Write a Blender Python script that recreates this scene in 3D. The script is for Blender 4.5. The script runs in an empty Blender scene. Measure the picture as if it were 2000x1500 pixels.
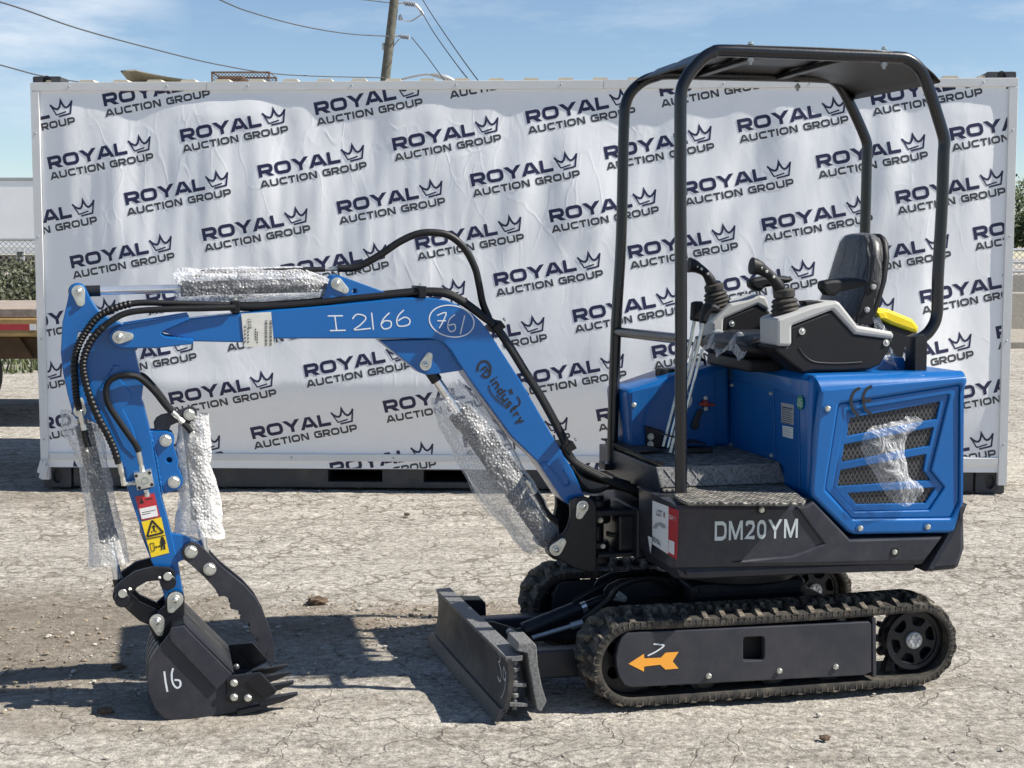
import bpy, bmesh, math, random
from math import sin, cos, tan, pi, radians, atan, atan2, sqrt
from mathutils import Vector, Matrix, noise
from mathutils.geometry import tessellate_polygon
random.seed(7)
SC = bpy.context.scene
COL = SC.collection
# ------------------------------------------------------------------ camera
FPX, CAMH = 2880.0, 1.475
PITCH = atan(250 / FPX)
cd = bpy.data.cameras.new('camera'); cam = bpy.data.objects.new('camera', cd); COL.objects.link(cam)
cam.location = (0, 0, CAMH); cam.rotation_euler = (pi / 2 - PITCH, 0, 0)
cd.sensor_width = 36; cd.lens = FPX / 2000 * 36; cd.clip_end = 3000; cd.clip_start = .05
SC.camera = cam
# ------------------------------------------------------------------ light
SUN_EL, SUN_AZ = radians(46.3), radians(7)          # azimuth measured from +X towards the camera
sd = Vector((cos(SUN_EL) * cos(SUN_AZ), -cos(SUN_EL) * sin(SUN_AZ), sin(SUN_EL)))
sl = bpy.data.lights.new('sun', 'SUN'); sl.energy = 5.0; sl.angle = radians(.5); sl.color = (1, .95, .86)
so = bpy.data.objects.new('sun', sl); COL.objects.link(so); so.rotation_euler = sd.to_track_quat('Z', 'Y').to_euler()
W = bpy.data.worlds.new('World'); SC.world = W; W.use_nodes = True
nt = W.node_tree; N = nt.nodes; K = nt.links; N.clear()
sky = N.new('ShaderNodeTexSky'); sky.sky_type = 'NISHITA'; sky.sun_disc = False
sky.sun_elevation = SUN_EL; sky.sun_rotation = radians(90) + SUN_AZ
sky.air_density = 1.0; sky.dust_density = .15; sky.ozone_density = 2.6; sky.altitude = 900
tc = N.new('ShaderNodeTexCoord'); mp = N.new('ShaderNodeMapping'); mp.inputs['Scale'].default_value = (2.2, 2.2, 9)
cn = N.new('ShaderNodeTexNoise'); cn.inputs['Scale'].default_value = 2.3; cn.inputs['Detail'].default_value = 7; cn.inputs['Roughness'].default_value = .62
cr = N.new('ShaderNodeValToRGB'); cr.color_ramp.elements[0].position = .54; cr.color_ramp.elements[1].position = .8
cr.color_ramp.elements[1].color = (.6, .6, .6, 1)
mx = N.new('ShaderNodeMix'); mx.data_type = 'RGBA'; mx.inputs['B'].default_value = (6.5, 7.2, 8.0, 1)
bg = N.new('ShaderNodeBackground'); bg.inputs['Strength'].default_value = .076
wo = N.new('ShaderNodeOutputWorld')
K.new(tc.outputs['Generated'], mp.inputs['Vector']); K.new(mp.outputs['Vector'], cn.inputs['Vector'])
K.new(cn.outputs['Fac'], cr.inputs['Fac'])
dp = N.new('ShaderNodeVectorMath'); dp.operation = 'DOT_PRODUCT'; _d = Vector((-.315, 1, .165)).normalized(); dp.inputs[1].default_value = _d; K.new(tc.outputs['Generated'], dp.inputs[0])
dm = N.new('ShaderNodeMapRange'); dm.inputs['From Min'].default_value = .9955; dm.inputs['From Max'].default_value = .9995; K.new(dp.outputs['Value'], dm.inputs['Value'])
dn_ = N.new('ShaderNodeMapRange'); dn_.inputs['From Min'].default_value = .36; dn_.inputs['From Max'].default_value = .58; K.new(cn.outputs['Fac'], dn_.inputs['Value'])
dk = N.new('ShaderNodeMath'); dk.operation = 'MULTIPLY'; K.new(dm.outputs['Result'], dk.inputs[0]); K.new(dn_.outputs['Result'], dk.inputs[1])
dx = N.new('ShaderNodeMath'); dx.operation = 'MAXIMUM'; K.new(dk.outputs[0], dx.inputs[0]); K.new(cr.outputs['Color'], dx.inputs[1]); dl = N.new('ShaderNodeMath'); dl.operation = 'MULTIPLY'; dl.inputs[1].default_value = .8; K.new(dx.outputs[0], dl.inputs[0])
K.new(dl.outputs[0], mx.inputs['Factor'])
K.new(sky.outputs['Color'], mx.inputs['A']); K.new(mx.outputs['Result'], bg.inputs['Color']); K.new(bg.outputs['Background'], wo.inputs['Surface'])
SC.view_settings.view_transform = 'Standard'; SC.view_settings.look = 'None'; SC.view_settings.exposure = .72; SC.view_settings.gamma = 1
try: SC.cycles.max_bounces = 8; SC.cycles.transparent_max_bounces = 16
except Exception: pass
# ------------------------------------------------------------------ rays of the survey camera
_fw = Vector((0, cos(PITCH), -sin(PITCH))); _up = Vector((0, sin(PITCH), cos(PITCH))); _rt = Vector((1, 0, 0)); _c = Vector((0, 0, CAMH))
def ray(x, y): return _fw * FPX + _rt * (x - 1000) + _up * (750 - y)
def GR(x, y, z=0.0):
    d = ray(x, y); return _c + d * ((z - CAMH) / d.z)
def YP(x, y, Y):
    d = ray(x, y); return _c + d * (Y / d.y)
YAW = radians(13.8)
EX = Vector((cos(YAW), sin(YAW), 0)); EY = Vector((-sin(YAW), cos(YAW), 0))
MO = GR(1300, 1386) + EX * .3 + EY * .5; MO.z = 0
def U(x, y, w):                                  # machine frame: l along, w across (camera side negative), z up
    d = ray(x, y); t = ((MO + EY * w - _c).dot(EY)) / d.dot(EY); p = _c + d * t - MO
    return Vector((p.dot(EX), w, p.z))
def UL(x, y, l):
    d = ray(x, y); t = ((MO + EX * l - _c).dot(EX)) / d.dot(EX); p = _c + d * t - MO
    return Vector((l, p.dot(EY), p.z))
def UZ(x, y, z):
    p = GR(x, y, z) - MO; return Vector((p.dot(EX), p.dot(EY), z))
def zz(ox, oy, s):
    return lambda *a: [(ox + a[i] / s, oy + a[i + 1] / s) for i in range(0, len(a), 2)]
# ------------------------------------------------------------------ materials
def nodemat(name):
    m = bpy.data.materials.new(name); m.use_nodes = True
    t = m.node_tree; b = t.nodes['Principled BSDF']; return m, t.nodes, t.links, b
def mat(name, c, rough=.5, metal=0, coat=0, var=.12, vs=6, bump=0, bs=80, dust=None, dustamt=.5, dusts=9, spec=.5):
    m, n, k, b = nodemat(name)
    tcn = n.new('ShaderNodeTexCoord')
    b.inputs['Roughness'].default_value = rough; b.inputs['Metallic'].default_value = metal
    b.inputs['Coat Weight'].default_value = coat; b.inputs['Coat Roughness'].default_value = .08
    b.inputs['Specular IOR Level'].default_value = spec
    nz = n.new('ShaderNodeTexNoise'); nz.inputs['Scale'].default_value = vs; nz.inputs['Detail'].default_value = 8; nz.inputs['Roughness'].default_value = .6
    k.new(tcn.outputs['Object'], nz.inputs['Vector'])
    r = n.new('ShaderNodeValToRGB'); e = r.color_ramp.elements
    e[0].position = .3; e[1].position = .7
    e[0].color = tuple(x * (1 - var) for x in c) + (1,); e[1].color = tuple(min(1, x * (1 + var)) for x in c) + (1,)
    k.new(nz.outputs['Fac'], r.inputs['Fac']); out = r.outputs['Color']
    if dust:
        n2 = n.new('ShaderNodeTexNoise'); n2.inputs['Scale'].default_value = dusts; n2.inputs['Detail'].default_value = 10; n2.inputs['Roughness'].default_value = .7
        k.new(tcn.outputs['Object'], n2.inputs['Vector'])
        r2 = n.new('ShaderNodeValToRGB'); r2.color_ramp.elements[0].position = .45; r2.color_ramp.elements[1].position = .72
        r2.color_ramp.elements[1].color = (dustamt,) * 3 + (1,)
        k.new(n2.outputs['Fac'], r2.inputs['Fac'])
        x = n.new('ShaderNodeMix'); x.data_type = 'RGBA'; x.inputs['B'].default_value = dust + (1,)
        k.new(r2.outputs['Color'], x.inputs['Factor']); k.new(out, x.inputs['A']); out = x.outputs['Result']
    k.new(out, b.inputs['Base Color'])
    rr = n.new('ShaderNodeMapRange'); rr.inputs['To Min'].default_value = max(.02, rough - .07); rr.inputs['To Max'].default_value = rough + .1
    k.new(nz.outputs['Fac'], rr.inputs['Value']); k.new(rr.outputs['Result'], b.inputs['Roughness'])
    if bump:
        n3 = n.new('ShaderNodeTexNoise'); n3.inputs['Scale'].default_value = bs; n3.inputs['Detail'].default_value = 6
        k.new(tcn.outputs['Object'], n3.inputs['Vector'])
        bp = n.new('ShaderNodeBump'); bp.inputs['Strength'].default_value = .6; bp.inputs['Distance'].default_value = bump
        k.new(n3.outputs['Fac'], bp.inputs['Height']); k.new(bp.outputs['Normal'], b.inputs['Normal'])
    return m
TAN = (.34, .28, .21)
M = dict(
    blue=mat('blue paint', (.0002, .1, .335), .32, 0, .4, .06, 3, .0012, 14, spec=.35),
    bluedk=mat('blue panel paint', (.0002, .088, .3), .36, 0, .2, .06, 3, .001, 14, spec=.35),
    grey=mat('charcoal paint', (.024, .026, .037), .42, 0, .12, .12, 4, .0006, 260, (.16, .14, .115), .12, 16, spec=.35),
    dark=mat('satin black paint', (.006, .0075, .012), .42, 0, .1, .15, 5, .0006, 120, (.12, .105, .085), .12, 14, spec=.35),
    frame=mat('track frame paint', (.022, .024, .034), .45, 0, .1, .12, 5, .0008, 160, TAN, .06, 5),
    blade=mat('blade paint', (.022, .022, .025), .5, .1, .1, .3, 12, .001, 90, (.16, .14, .115), .4, 11),
    speck=mat('hammered dusty steel', (.17, .17, .17), .55, .3, 0, .55, 110, .002, 160),
    rubber=mat('track rubber', (.02, .019, .018), .75, 0, 0, .25, 20, .002, 90, (.2, .165, .12), .5, 14),
    treadr=mat('dusty tread rubber', (.022, .02, .018), .85, 0, 0, .3, 30, .003, 120, (.36, .3, .22), .85, 24),
    hose=mat('hose rubber', (.006, .006, .007), .45, 0, 0, .2, 20, .0005, 200, spec=.35),
    tube=mat('canopy tube paint', (.004, .005, .009), .27, 0, .15, .12, 5, .0005, 90),
    plas=mat('black plastic', (.006, .006, .008), .52, 0, 0, .12, 12, .0006, 500, spec=.35),
    gplas=mat('light grey plastic', (.42, .42, .41), .5, 0, 0, .05, 10, .0004, 500),
    vinyl=mat('black seat vinyl', (.006, .006, .008), .38, 0, 0, .15, 10, .0008, 160, spec=.4),
    roof=mat('black moulded roof', (.003, .003, .004), .33, 0, 0, .15, 6, .001, 60, spec=.3),
    zinc=mat('zinc plated steel', (.62, .62, .58), .35, .85, 0, .18, 30, .0006, 120),
    chrome=mat('chromed rod', (.82, .82, .82), .28, .85, 0, .05, 10),
    white=mat('white sticker', (.75, .75, .74), .45, 0, .2, .05, 8),
    chalk=mat('white paint marker', (.6, .63, .68), .7, 0, 0, .1, 60),
    silver=mat('pale silver lettering', (.5, .56, .6), .35, .2, 0, .05, 20),
    red=mat('red sticker', (.42, .02, .03), .4, 0, .3, .08, 10),
    yellow=mat('yellow sticker', (.78, .55, .01), .4, 0, .3, .05, 10),
    lid=mat('yellow plastic', (.85, .62, .01), .38, 0, .1, .04, 10),
    orange=mat('orange sticker', (.85, .36, .04), .42, 0, .2, .04, 10),
    ink=mat('black ink', (.012, .012, .014), .5),
    green=mat('green sticker', (.01, .25, .12), .4),
    label=mat('silver label', (.42, .43, .44), .4, .3, 0, .15, 60),
    paper=mat('paper label', (.55, .54, .5), .5, 0, .3, .08, 30),
    handle=mat('red handle paint', (.3, .035, .02), .45),
    trim=mat('white painted trim', (.72, .72, .71), .5, 0, 0, .06, 6, .0006, 40, (.4, .36, .3), .25, 3),
    cont=mat('white container steel', (.7, .7, .68), .5, 0, 0, .06, 4, .001, 20),
    base=mat('container base rail paint', (.035, .038, .045), .5, 0, 0, .2, 6, .001, 60, TAN, .15, 5),
    cream=mat('cream roof steel', (.72, .62, .46), .55, 0, 0, .12, 6),
    olive=mat('drab painted sheet steel', (.13, .128, .105), .5, .1, 0, .15, 5),
    rust=mat('rusty wire', (.12, .07, .045), .7, .3, 0, .3, 30),
    wood=mat('weathered timber', (.28, .23, .19), .85, 0, 0, .3, 9, .004, 30),
    pole=mat('grey creosoted pole', (.115, .11, .09), .9, 0, 0, .4, 7, .01, 12),
    galv=mat('galvanised steel', (.42, .43, .44), .45, .5, 0, .12, 20),
    porc=mat('grey insulator', (.33, .36, .4), .3),
    wire=mat('overhead wire', (.06, .065, .07), .6),
    tbrown=mat('rusty brown trailer beam', (.09, .05, .02), .7, 0, 0, .3, 6, .001, 40, (.2, .1, .03), .4, 8),
    tyellow=mat('faded yellow trailer paint', (.4, .26, .1), .6, 0, 0, .2, 6, .001, 40, (.16, .08, .04), .5, 8),
    tdark=mat('dirty trailer underframe', (.07, .045, .025), .7, 0, 0, .3, 8),
    tyre=mat('trailer tyre', (.018, .018, .018), .8, 0, 0, .2, 10),
    vanw=mat('white trailer sheet', (.8, .81, .82), .4, 0, 0, .04, 1),
    conc=mat('concrete', (.36, .33, .28), .9, 0, 0, .2, 3, .01, 20, (.2, .17, .13), .5, 3),
    bark=mat('bark', (.09, .07, .05), .9, 0, 0, .3, 10),
    clod=mat('dry clod', (.11, .075, .05), .95, 0, 0, .3, 20, .01, 30),
    crumb=mat('dry soil crumb', (.25, .205, .15), .95, 0, 0, .3, 20),
    stone=mat('pale stone', (.44, .41, .36), .9, 0, 0, .25, 30),
    navy=mat('navy print', (.014, .014, .06), .5, 0, 0, .05, 10),
    gprint=mat('grey print', (.05, .05, .055), .5, 0, 0, .05, 10),
    fuelcap=mat('black cap', (.015, .015, .015), .45),
    core=mat('recess black', (.006, .006, .007), .7),  # near-black for fork pockets and the plate behind the track frame opening
)
def leafmat(name, c, v):
    m, n, k, b = nodemat(name)
    g = n.new('ShaderNodeNewGeometry'); r = n.new('ShaderNodeValToRGB'); e = r.color_ramp.elements
    e[0].color = tuple(x * (1 - v) for x in c) + (1,); e[1].color = tuple(x * (1 + v) for x in c) + (1,)
    k.new(g.outputs['Random Per Island'], r.inputs['Fac']); k.new(r.outputs['Color'], b.inputs['Base Color'])
    b.inputs['Roughness'].default_value = .6
    return m
M['leaf'] = leafmat('tree leaves', (.06, .085, .03), .5); M['bush'] = leafmat('dry bush leaves', (.055, .062, .03), .6); M['grass'] = leafmat('grass blades', (.07, .085, .032), .4)
def mk_banner():
    m, n, k, b = nodemat('white vinyl banner'); b.inputs['Base Color'].default_value = (.86, .86, .87, 1); b.inputs['Roughness'].default_value = .42
    t = n.new('ShaderNodeTexCoord'); mpn = n.new('ShaderNodeMapping'); mpn.inputs['Scale'].default_value = (1, 1, .45)
    a = n.new('ShaderNodeTexNoise'); a.inputs['Scale'].default_value = 5; a.inputs['Detail'].default_value = 5; a.inputs['Distortion'].default_value = 1.2
    v = n.new('ShaderNodeTexVoronoi'); v.feature = 'DISTANCE_TO_EDGE'; v.inputs['Scale'].default_value = 7
    nz = n.new('ShaderNodeTexNoise'); nz.inputs['Scale'].default_value = 4
    mv = n.new('ShaderNodeMix'); mv.data_type = 'VECTOR'; mv.inputs['Factor'].default_value = .25
    k.new(t.outputs['Object'], mpn.inputs['Vector']); k.new(mpn.outputs['Vector'], a.inputs['Vector']); k.new(mpn.outputs['Vector'], nz.inputs['Vector'])
    k.new(mpn.outputs['Vector'], mv.inputs['A']); k.new(nz.outputs['Color'], mv.inputs['B']); k.new(mv.outputs['Result'], v.inputs['Vector'])
    r = n.new('ShaderNodeMapRange'); r.inputs['From Max'].default_value = .06; r.inputs['To Min'].default_value = 1; r.inputs['To Max'].default_value = 0
    k.new(v.outputs['Distance'], r.inputs['Value'])
    mk = n.new('ShaderNodeTexNoise'); mk.inputs['Scale'].default_value = 1.3; k.new(t.outputs['Object'], mk.inputs['Vector'])
    mr = n.new('ShaderNodeMapRange'); mr.inputs['From Min'].default_value = .45; mr.inputs['From Max'].default_value = .65; k.new(mk.outputs['Fac'], mr.inputs['Value'])
    mm = n.new('ShaderNodeMath'); mm.operation = 'MULTIPLY'; k.new(r.outputs['Result'], mm.inputs[0]); k.new(mr.outputs['Result'], mm.inputs[1])
    b1 = n.new('ShaderNodeBump'); b1.inputs['Distance'].default_value = .0012; b1.inputs['Strength'].default_value = .7; k.new(mm.outputs['Value'], b1.inputs['Height'])
    b2 = n.new('ShaderNodeBump'); b2.inputs['Distance'].default_value = .012; b2.inputs['Strength'].default_value = .25; k.new(a.outputs['Fac'], b2.inputs['Height'])
    k.new(b1.outputs['Normal'], b2.inputs['Normal']); k.new(b2.outputs['Normal'], b.inputs['Normal'])
    return m
M['banner'] = mk_banner()
def mk_bubble(name, tint, base, scale=95, top=.6):
    m, n, k, b = nodemat(name)
    t = n.new('ShaderNodeTexCoord'); v = n.new('ShaderNodeTexVoronoi'); v.inputs['Scale'].default_value = scale; v.inputs['Randomness'].default_value = .8
    k.new(t.outputs['Object'], v.inputs['Vector'])
    r = n.new('ShaderNodeMapRange'); r.inputs['From Min'].default_value = .1; r.inputs['From Max'].default_value = .62; r.inputs['To Min'].default_value = 1; r.inputs['To Max'].default_value = 0
    k.new(v.outputs['Distance'], r.inputs['Value'])
    b.inputs['Base Color'].default_value = tint + (1,); b.inputs['Roughness'].default_value = .17; b.inputs['Specular IOR Level'].default_value = .9
    bp = n.new('ShaderNodeBump'); bp.inputs['Distance'].default_value = .0028; bp.inputs['Strength'].default_value = 1
    k.new(r.outputs['Result'], bp.inputs['Height'])
    nz = n.new('ShaderNodeTexNoise'); nz.inputs['Scale'].default_value = 14; nz.inputs['Detail'].default_value = 4; k.new(t.outputs['Object'], nz.inputs['Vector'])
    bp2 = n.new('ShaderNodeBump'); bp2.inputs['Distance'].default_value = .03; bp2.inputs['Strength'].default_value = .8; k.new(nz.outputs['Fac'], bp2.inputs['Height'])
    k.new(bp2.outputs['Normal'], bp.inputs['Normal']); k.new(bp.outputs['Normal'], b.inputs['Normal'])
    tr = n.new('ShaderNodeBsdfTransparent'); ms = n.new('ShaderNodeMixShader')
    lw = n.new('ShaderNodeLayerWeight'); lw.inputs['Blend'].default_value = .35; k.new(bp.outputs['Normal'], lw.inputs['Normal'])
    mr = n.new('ShaderNodeMapRange'); mr.inputs['To Min'].default_value = base; mr.inputs['To Max'].default_value = top; k.new(lw.outputs['Facing'], mr.inputs['Value'])
    pw = n.new('ShaderNodeMath'); pw.operation = 'POWER'; pw.inputs[1].default_value = 2.5; k.new(r.outputs['Result'], pw.inputs[0]); ma = n.new('ShaderNodeMath'); ma.operation = 'MULTIPLY_ADD'; ma.inputs[1].default_value = .3; k.new(pw.outputs[0], ma.inputs[0]); k.new(mr.outputs['Result'], ma.inputs[2]); ma.use_clamp = True
    k.new(ma.outputs[0], ms.inputs['Fac']); k.new(tr.outputs['BSDF'], ms.inputs[1]); k.new(b.outputs['BSDF'], ms.inputs[2])
    k.new(ms.outputs['Shader'], n['Material Output'].inputs['Surface'])
    return m
M['bubble'] = mk_bubble('bubble wrap', (.95, .95, .96), .155); M['frost'] = mk_bubble('crumpled bubble wrap', (.92, .91, .9), .33, 95, .8)
def mk_film(name, base, sc=18, top=.8):
    m, n, k, b = nodemat(name)
    t = n.new('ShaderNodeTexCoord'); a = n.new('ShaderNodeTexNoise'); a.inputs['Scale'].default_value = sc; a.inputs['Detail'].default_value = 5; a.inputs['Distortion'].default_value = 1.5
    sm = n.new('ShaderNodeMapping'); sm.inputs['Scale'].default_value = (1, 1, .16 if top < .5 else 1); k.new(t.outputs['Object'], sm.inputs['Vector']); k.new(sm.outputs['Vector'], a.inputs['Vector'])
    bp = n.new('ShaderNodeBump'); bp.inputs['Distance'].default_value = .03; k.new(a.outputs['Fac'], bp.inputs['Height']); k.new(bp.outputs['Normal'], b.inputs['Normal'])
    b.inputs['Base Color'].default_value = (.85, .87, .9, 1); b.inputs['Roughness'].default_value = .1; b.inputs['Specular IOR Level'].default_value = 1
    tr = n.new('ShaderNodeBsdfTransparent'); ms = n.new('ShaderNodeMixShader')
    lw = n.new('ShaderNodeLayerWeight'); lw.inputs['Blend'].default_value = .3; k.new(bp.outputs['Normal'], lw.inputs['Normal'])
    mr = n.new('ShaderNodeMapRange'); mr.inputs['To Min'].default_value = base; mr.inputs['To Max'].default_value = top; k.new(lw.outputs['Facing'], mr.inputs['Value'])
    k.new(mr.outputs['Result'], ms.inputs['Fac']); k.new(tr.outputs['BSDF'], ms.inputs[1]); k.new(b.outputs['BSDF'], ms.inputs[2])
    k.new(ms.outputs['Shader'], n['Material Output'].inputs['Surface'])
    return m
M['film'] = mk_film('clear plastic film', .13); M['seatfilm'] = mk_film('seat plastic film', .015, 26, .26)
def mk_lattice(name, col, scale, thr, see, sy=1.0, axes=('X', 'Z')):
    m, n, k, b = nodemat(name)
    t = n.new('ShaderNodeTexCoord'); s = n.new('ShaderNodeSeparateXYZ'); k.new(t.outputs['Object'], s.inputs[0])
    def math_(op, a, bb):
        q = n.new('ShaderNodeMath'); q.operation = op
        for i, x in enumerate((a, bb)):
            if x is None: continue
            if isinstance(x, (int, float)): q.inputs[i].default_value = x
            else: k.new(x, q.inputs[i])
        return q.outputs[0]
    X = math_('MULTIPLY', s.outputs[axes[0]], scale); Z = math_('MULTIPLY', s.outputs[axes[1]], scale * sy)
    d1 = math_('ABSOLUTE', math_('SUBTRACT', math_('FRACT', math_('ADD', X, Z), None), .5), None)
    d2 = math_('ABSOLUTE', math_('SUBTRACT', math_('FRACT', math_('SUBTRACT', X, Z), None), .5), None)
    mn = math_('MINIMUM', d1, d2); wire = math_('LESS_THAN', mn, thr)
    if see:
        b.inputs['Base Color'].default_value = col + (1,); b.inputs['Metallic'].default_value = .4; b.inputs['Roughness'].default_value = .5
        tr = n.new('ShaderNodeBsdfTransparent'); ms = n.new('ShaderNodeMixShader')
        k.new(wire, ms.inputs['Fac']); k.new(tr.outputs['BSDF'], ms.inputs[1]); k.new(b.outputs['BSDF'], ms.inputs[2])
        k.new(ms.outputs['Shader'], n['Material Output'].inputs['Surface'])
    else:
        x = n.new('ShaderNodeMix'); x.data_type = 'RGBA'; x.inputs['A'].default_value = (.004, .004, .004, 1); x.inputs['B'].default_value = col + (1,)
        k.new(wire, x.inputs['Factor']); k.new(x.outputs['Result'], b.inputs['Base Color']); b.inputs['Roughness'].default_value = .45
        bp = n.new('ShaderNodeBump'); bp.inputs['Distance'].default_value = .003; k.new(wire, bp.inputs['Height']); k.new(bp.outputs['Normal'], b.inputs['Normal'])
    return m
M['mesh'] = mk_lattice('expanded metal', (.075, .075, .08), 62, .13, False, .6)
M['chain'] = mk_lattice('chain link wire', (.4, .4, .4), 9, .07, True)
M['basket'] = mk_lattice('basket wire', (.16, .11, .08), 45, .13, True)
def mk_matpad():
    m, n, k, b = nodemat('diamond tread rubber mat')
    t = n.new('ShaderNodeTexCoord'); mpn = n.new('ShaderNodeMapping'); mpn.inputs['Rotation'].default_value = (0, 0, radians(45)); mpn.inputs['Scale'].default_value = (26, 26, 26)
    k.new(t.outputs['Object'], mpn.inputs['Vector'])
    c = n.new('ShaderNodeTexChecker'); c.inputs['Scale'].default_value = 1; k.new(mpn.outputs['Vector'], c.inputs['Vector'])
    w1 = n.new('ShaderNodeTexWave'); w1.inputs['Scale'].default_value = .8; w1.bands_direction = 'X'; k.new(mpn.outputs['Vector'], w1.inputs['Vector'])
    w2 = n.new('ShaderNodeTexWave'); w2.inputs['Scale'].default_value = .8; w2.bands_direction = 'Y'; k.new(mpn.outputs['Vector'], w2.inputs['Vector'])
    x = n.new('ShaderNodeMix'); x.data_type = 'RGBA'; k.new(c.outputs['Fac'], x.inputs['Factor']); k.new(w1.outputs['Color'], x.inputs['A']); k.new(w2.outputs['Color'], x.inputs['B'])
    nz = n.new('ShaderNodeTexNoise'); nz.inputs['Scale'].default_value = 30; nz.inputs['Detail'].default_value = 8; k.new(t.outputs['Object'], nz.inputs['Vector'])
    r = n.new('ShaderNodeValToRGB'); r.color_ramp.elements[0].position = .3; r.color_ramp.elements[0].color = (.035, .035, .035, 1); r.color_ramp.elements[1].position = .72; r.color_ramp.elements[1].color = (.3, .28, .24, 1)
    k.new(nz.outputs['Fac'], r.inputs['Fac']); k.new(r.outputs['Color'], b.inputs['Base Color']); b.inputs['Roughness'].default_value = .5
    bp = n.new('ShaderNodeBump'); bp.inputs['Distance'].default_value = .006; bp.inputs['Strength'].default_value = .9
    k.new(x.outputs['Result'], bp.inputs['Height']); k.new(bp.outputs['Normal'], b.inputs['Normal'])
    return m
M['pad'] = mk_matpad()
def mk_ground():
    m, n, k, b = nodemat('dry packed caliche')
    t = n.new('ShaderNodeTexCoord')
    def NZ(sc, det, rough=.6, vec=None, dist=0):
        q = n.new('ShaderNodeTexNoise'); q.inputs['Scale'].default_value = sc; q.inputs['Detail'].default_value = det; q.inputs['Roughness'].default_value = rough; q.inputs['Distortion'].default_value = dist
        k.new(vec or t.outputs['Object'], q.inputs['Vector']); return q.outputs['Fac']
    def RAMP(f, *st):
        r = n.new('ShaderNodeValToRGB'); e = r.color_ramp.elements
        for i, (p, c) in enumerate(st):
            q = e[i] if i < 2 else e.new(p)
            q.position = p; q.color = (c if isinstance(c, tuple) else (c, c, c)) + (1,)
        k.new(f, r.inputs['Fac']); return r.outputs['Color']
    def MIX(f, a, bb, mode='MIX'):
        x = n.new('ShaderNodeMix'); x.data_type = 'RGBA'; x.blend_type = mode
        for nm, q in (('Factor', f), ('A', a), ('B', bb)):
            if isinstance(q, float): x.inputs[nm].default_value = q
            elif isinstance(q, tuple): x.inputs[nm].default_value = q + (1,)
            else: k.new(q, x.inputs[nm])
        return x.outputs['Result']
    mpn = n.new('ShaderNodeMapping'); mpn.inputs['Scale'].default_value = (.3, 1.6, 1); mpn.inputs['Rotation'].default_value = (0, 0, radians(-5)); k.new(t.outputs['Object'], mpn.inputs['Vector'])
    big = NZ(.55, 5, .6); mid = NZ(3.2, 8, .68, mpn.outputs['Vector'], .6); fine = NZ(34, 9, .75); grit = NZ(130, 4, .7); spot = NZ(12, 6, .7)
    c = RAMP(mid, (.3, (.35, .315, .268)), (.68, (.63, .587, .52)))
    c = MIX(RAMP(big, (.42, 0.), (.68, .7)), c, (.58, .545, .49))
    c = MIX(.85, c, RAMP(fine, (.34, .3), (.66, 1.45)), 'MULTIPLY')
    c = MIX(.6, c, RAMP(grit, (.34, .4), (.66, 1.4)), 'MULTIPLY')
    c = MIX(RAMP(spot, (.55, 0.), (.72, .65)), c, (.24, .2, .155))
    v = n.new('ShaderNodeTexVoronoi'); v.feature = 'DISTANCE_TO_EDGE'; v.inputs['Scale'].default_value = 4.2
    dn = n.new('ShaderNodeTexNoise'); dn.inputs['Scale'].default_value = 5; dn.inputs['Detail'].default_value = 6; k.new(t.outputs['Object'], dn.inputs['Vector'])
    dv = n.new('ShaderNodeMix'); dv.data_type = 'VECTOR'; dv.inputs['Factor'].default_value = .22; k.new(t.outputs['Object'], dv.inputs['A']); k.new(dn.outputs['Color'], dv.inputs['B']); k.new(dv.outputs['Result'], v.inputs['Vector'])
    v2 = n.new('ShaderNodeTexVoronoi'); v2.feature = 'DISTANCE_TO_EDGE'; v2.inputs['Scale'].default_value = 9.5; k.new(dv.outputs['Result'], v2.inputs['Vector']); v2.inputs['Scale'].default_value = 7.5
    sx = n.new('ShaderNodeSeparateXYZ'); k.new(t.outputs['Object'], sx.inputs[0])
    def MA(op, a, bb, cc=None):
        q = n.new('ShaderNodeMath'); q.operation = op
        for i, x in enumerate((a, bb, cc)):
            if x is None: continue
            if isinstance(x, (int, float)): q.inputs[i].default_value = x
            else: k.new(x, q.inputs[i])
        return q.outputs[0]
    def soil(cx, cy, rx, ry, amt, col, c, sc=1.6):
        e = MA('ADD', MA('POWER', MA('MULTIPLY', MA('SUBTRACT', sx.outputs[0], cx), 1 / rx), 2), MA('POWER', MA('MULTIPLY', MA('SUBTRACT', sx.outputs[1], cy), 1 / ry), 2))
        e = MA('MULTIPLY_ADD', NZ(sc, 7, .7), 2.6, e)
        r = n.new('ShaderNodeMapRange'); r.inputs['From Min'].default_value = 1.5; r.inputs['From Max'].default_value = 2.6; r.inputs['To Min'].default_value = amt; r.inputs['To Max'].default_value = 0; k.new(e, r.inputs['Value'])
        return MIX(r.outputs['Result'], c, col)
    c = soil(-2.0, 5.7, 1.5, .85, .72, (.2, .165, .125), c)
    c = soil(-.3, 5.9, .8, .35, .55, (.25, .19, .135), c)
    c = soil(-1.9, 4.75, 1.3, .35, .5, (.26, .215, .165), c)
    c = soil(-4.2, 9.6, 1.6, 1.6, .5, (.2, .165, .13), c)  # brown soil left of the container, also deepening its cast shadow in colour
    zone = n.new('ShaderNodeMapRange'); zone.inputs['From Min'].default_value = 5.2; zone.inputs['From Max'].default_value = 6.6; zone.inputs['To Min'].default_value = .3; k.new(sx.outputs[1], zone.inputs['Value'])
    c = MIX(MA('MULTIPLY', RAMP(v2.outputs['Distance'], (.0, .95), (.06, 0.)), MA('MULTIPLY', zone.outputs['Result'], RAMP(NZ(1.1, 4), (.38, .15), (.52, 1.)))), c, (.16, .135, .1))
    crk = RAMP(v.outputs['Distance'], (.0, .55), (.015, 0.))
    msk = RAMP(NZ(.8, 3), (.36, 0.1), (.5, 1.))
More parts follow.
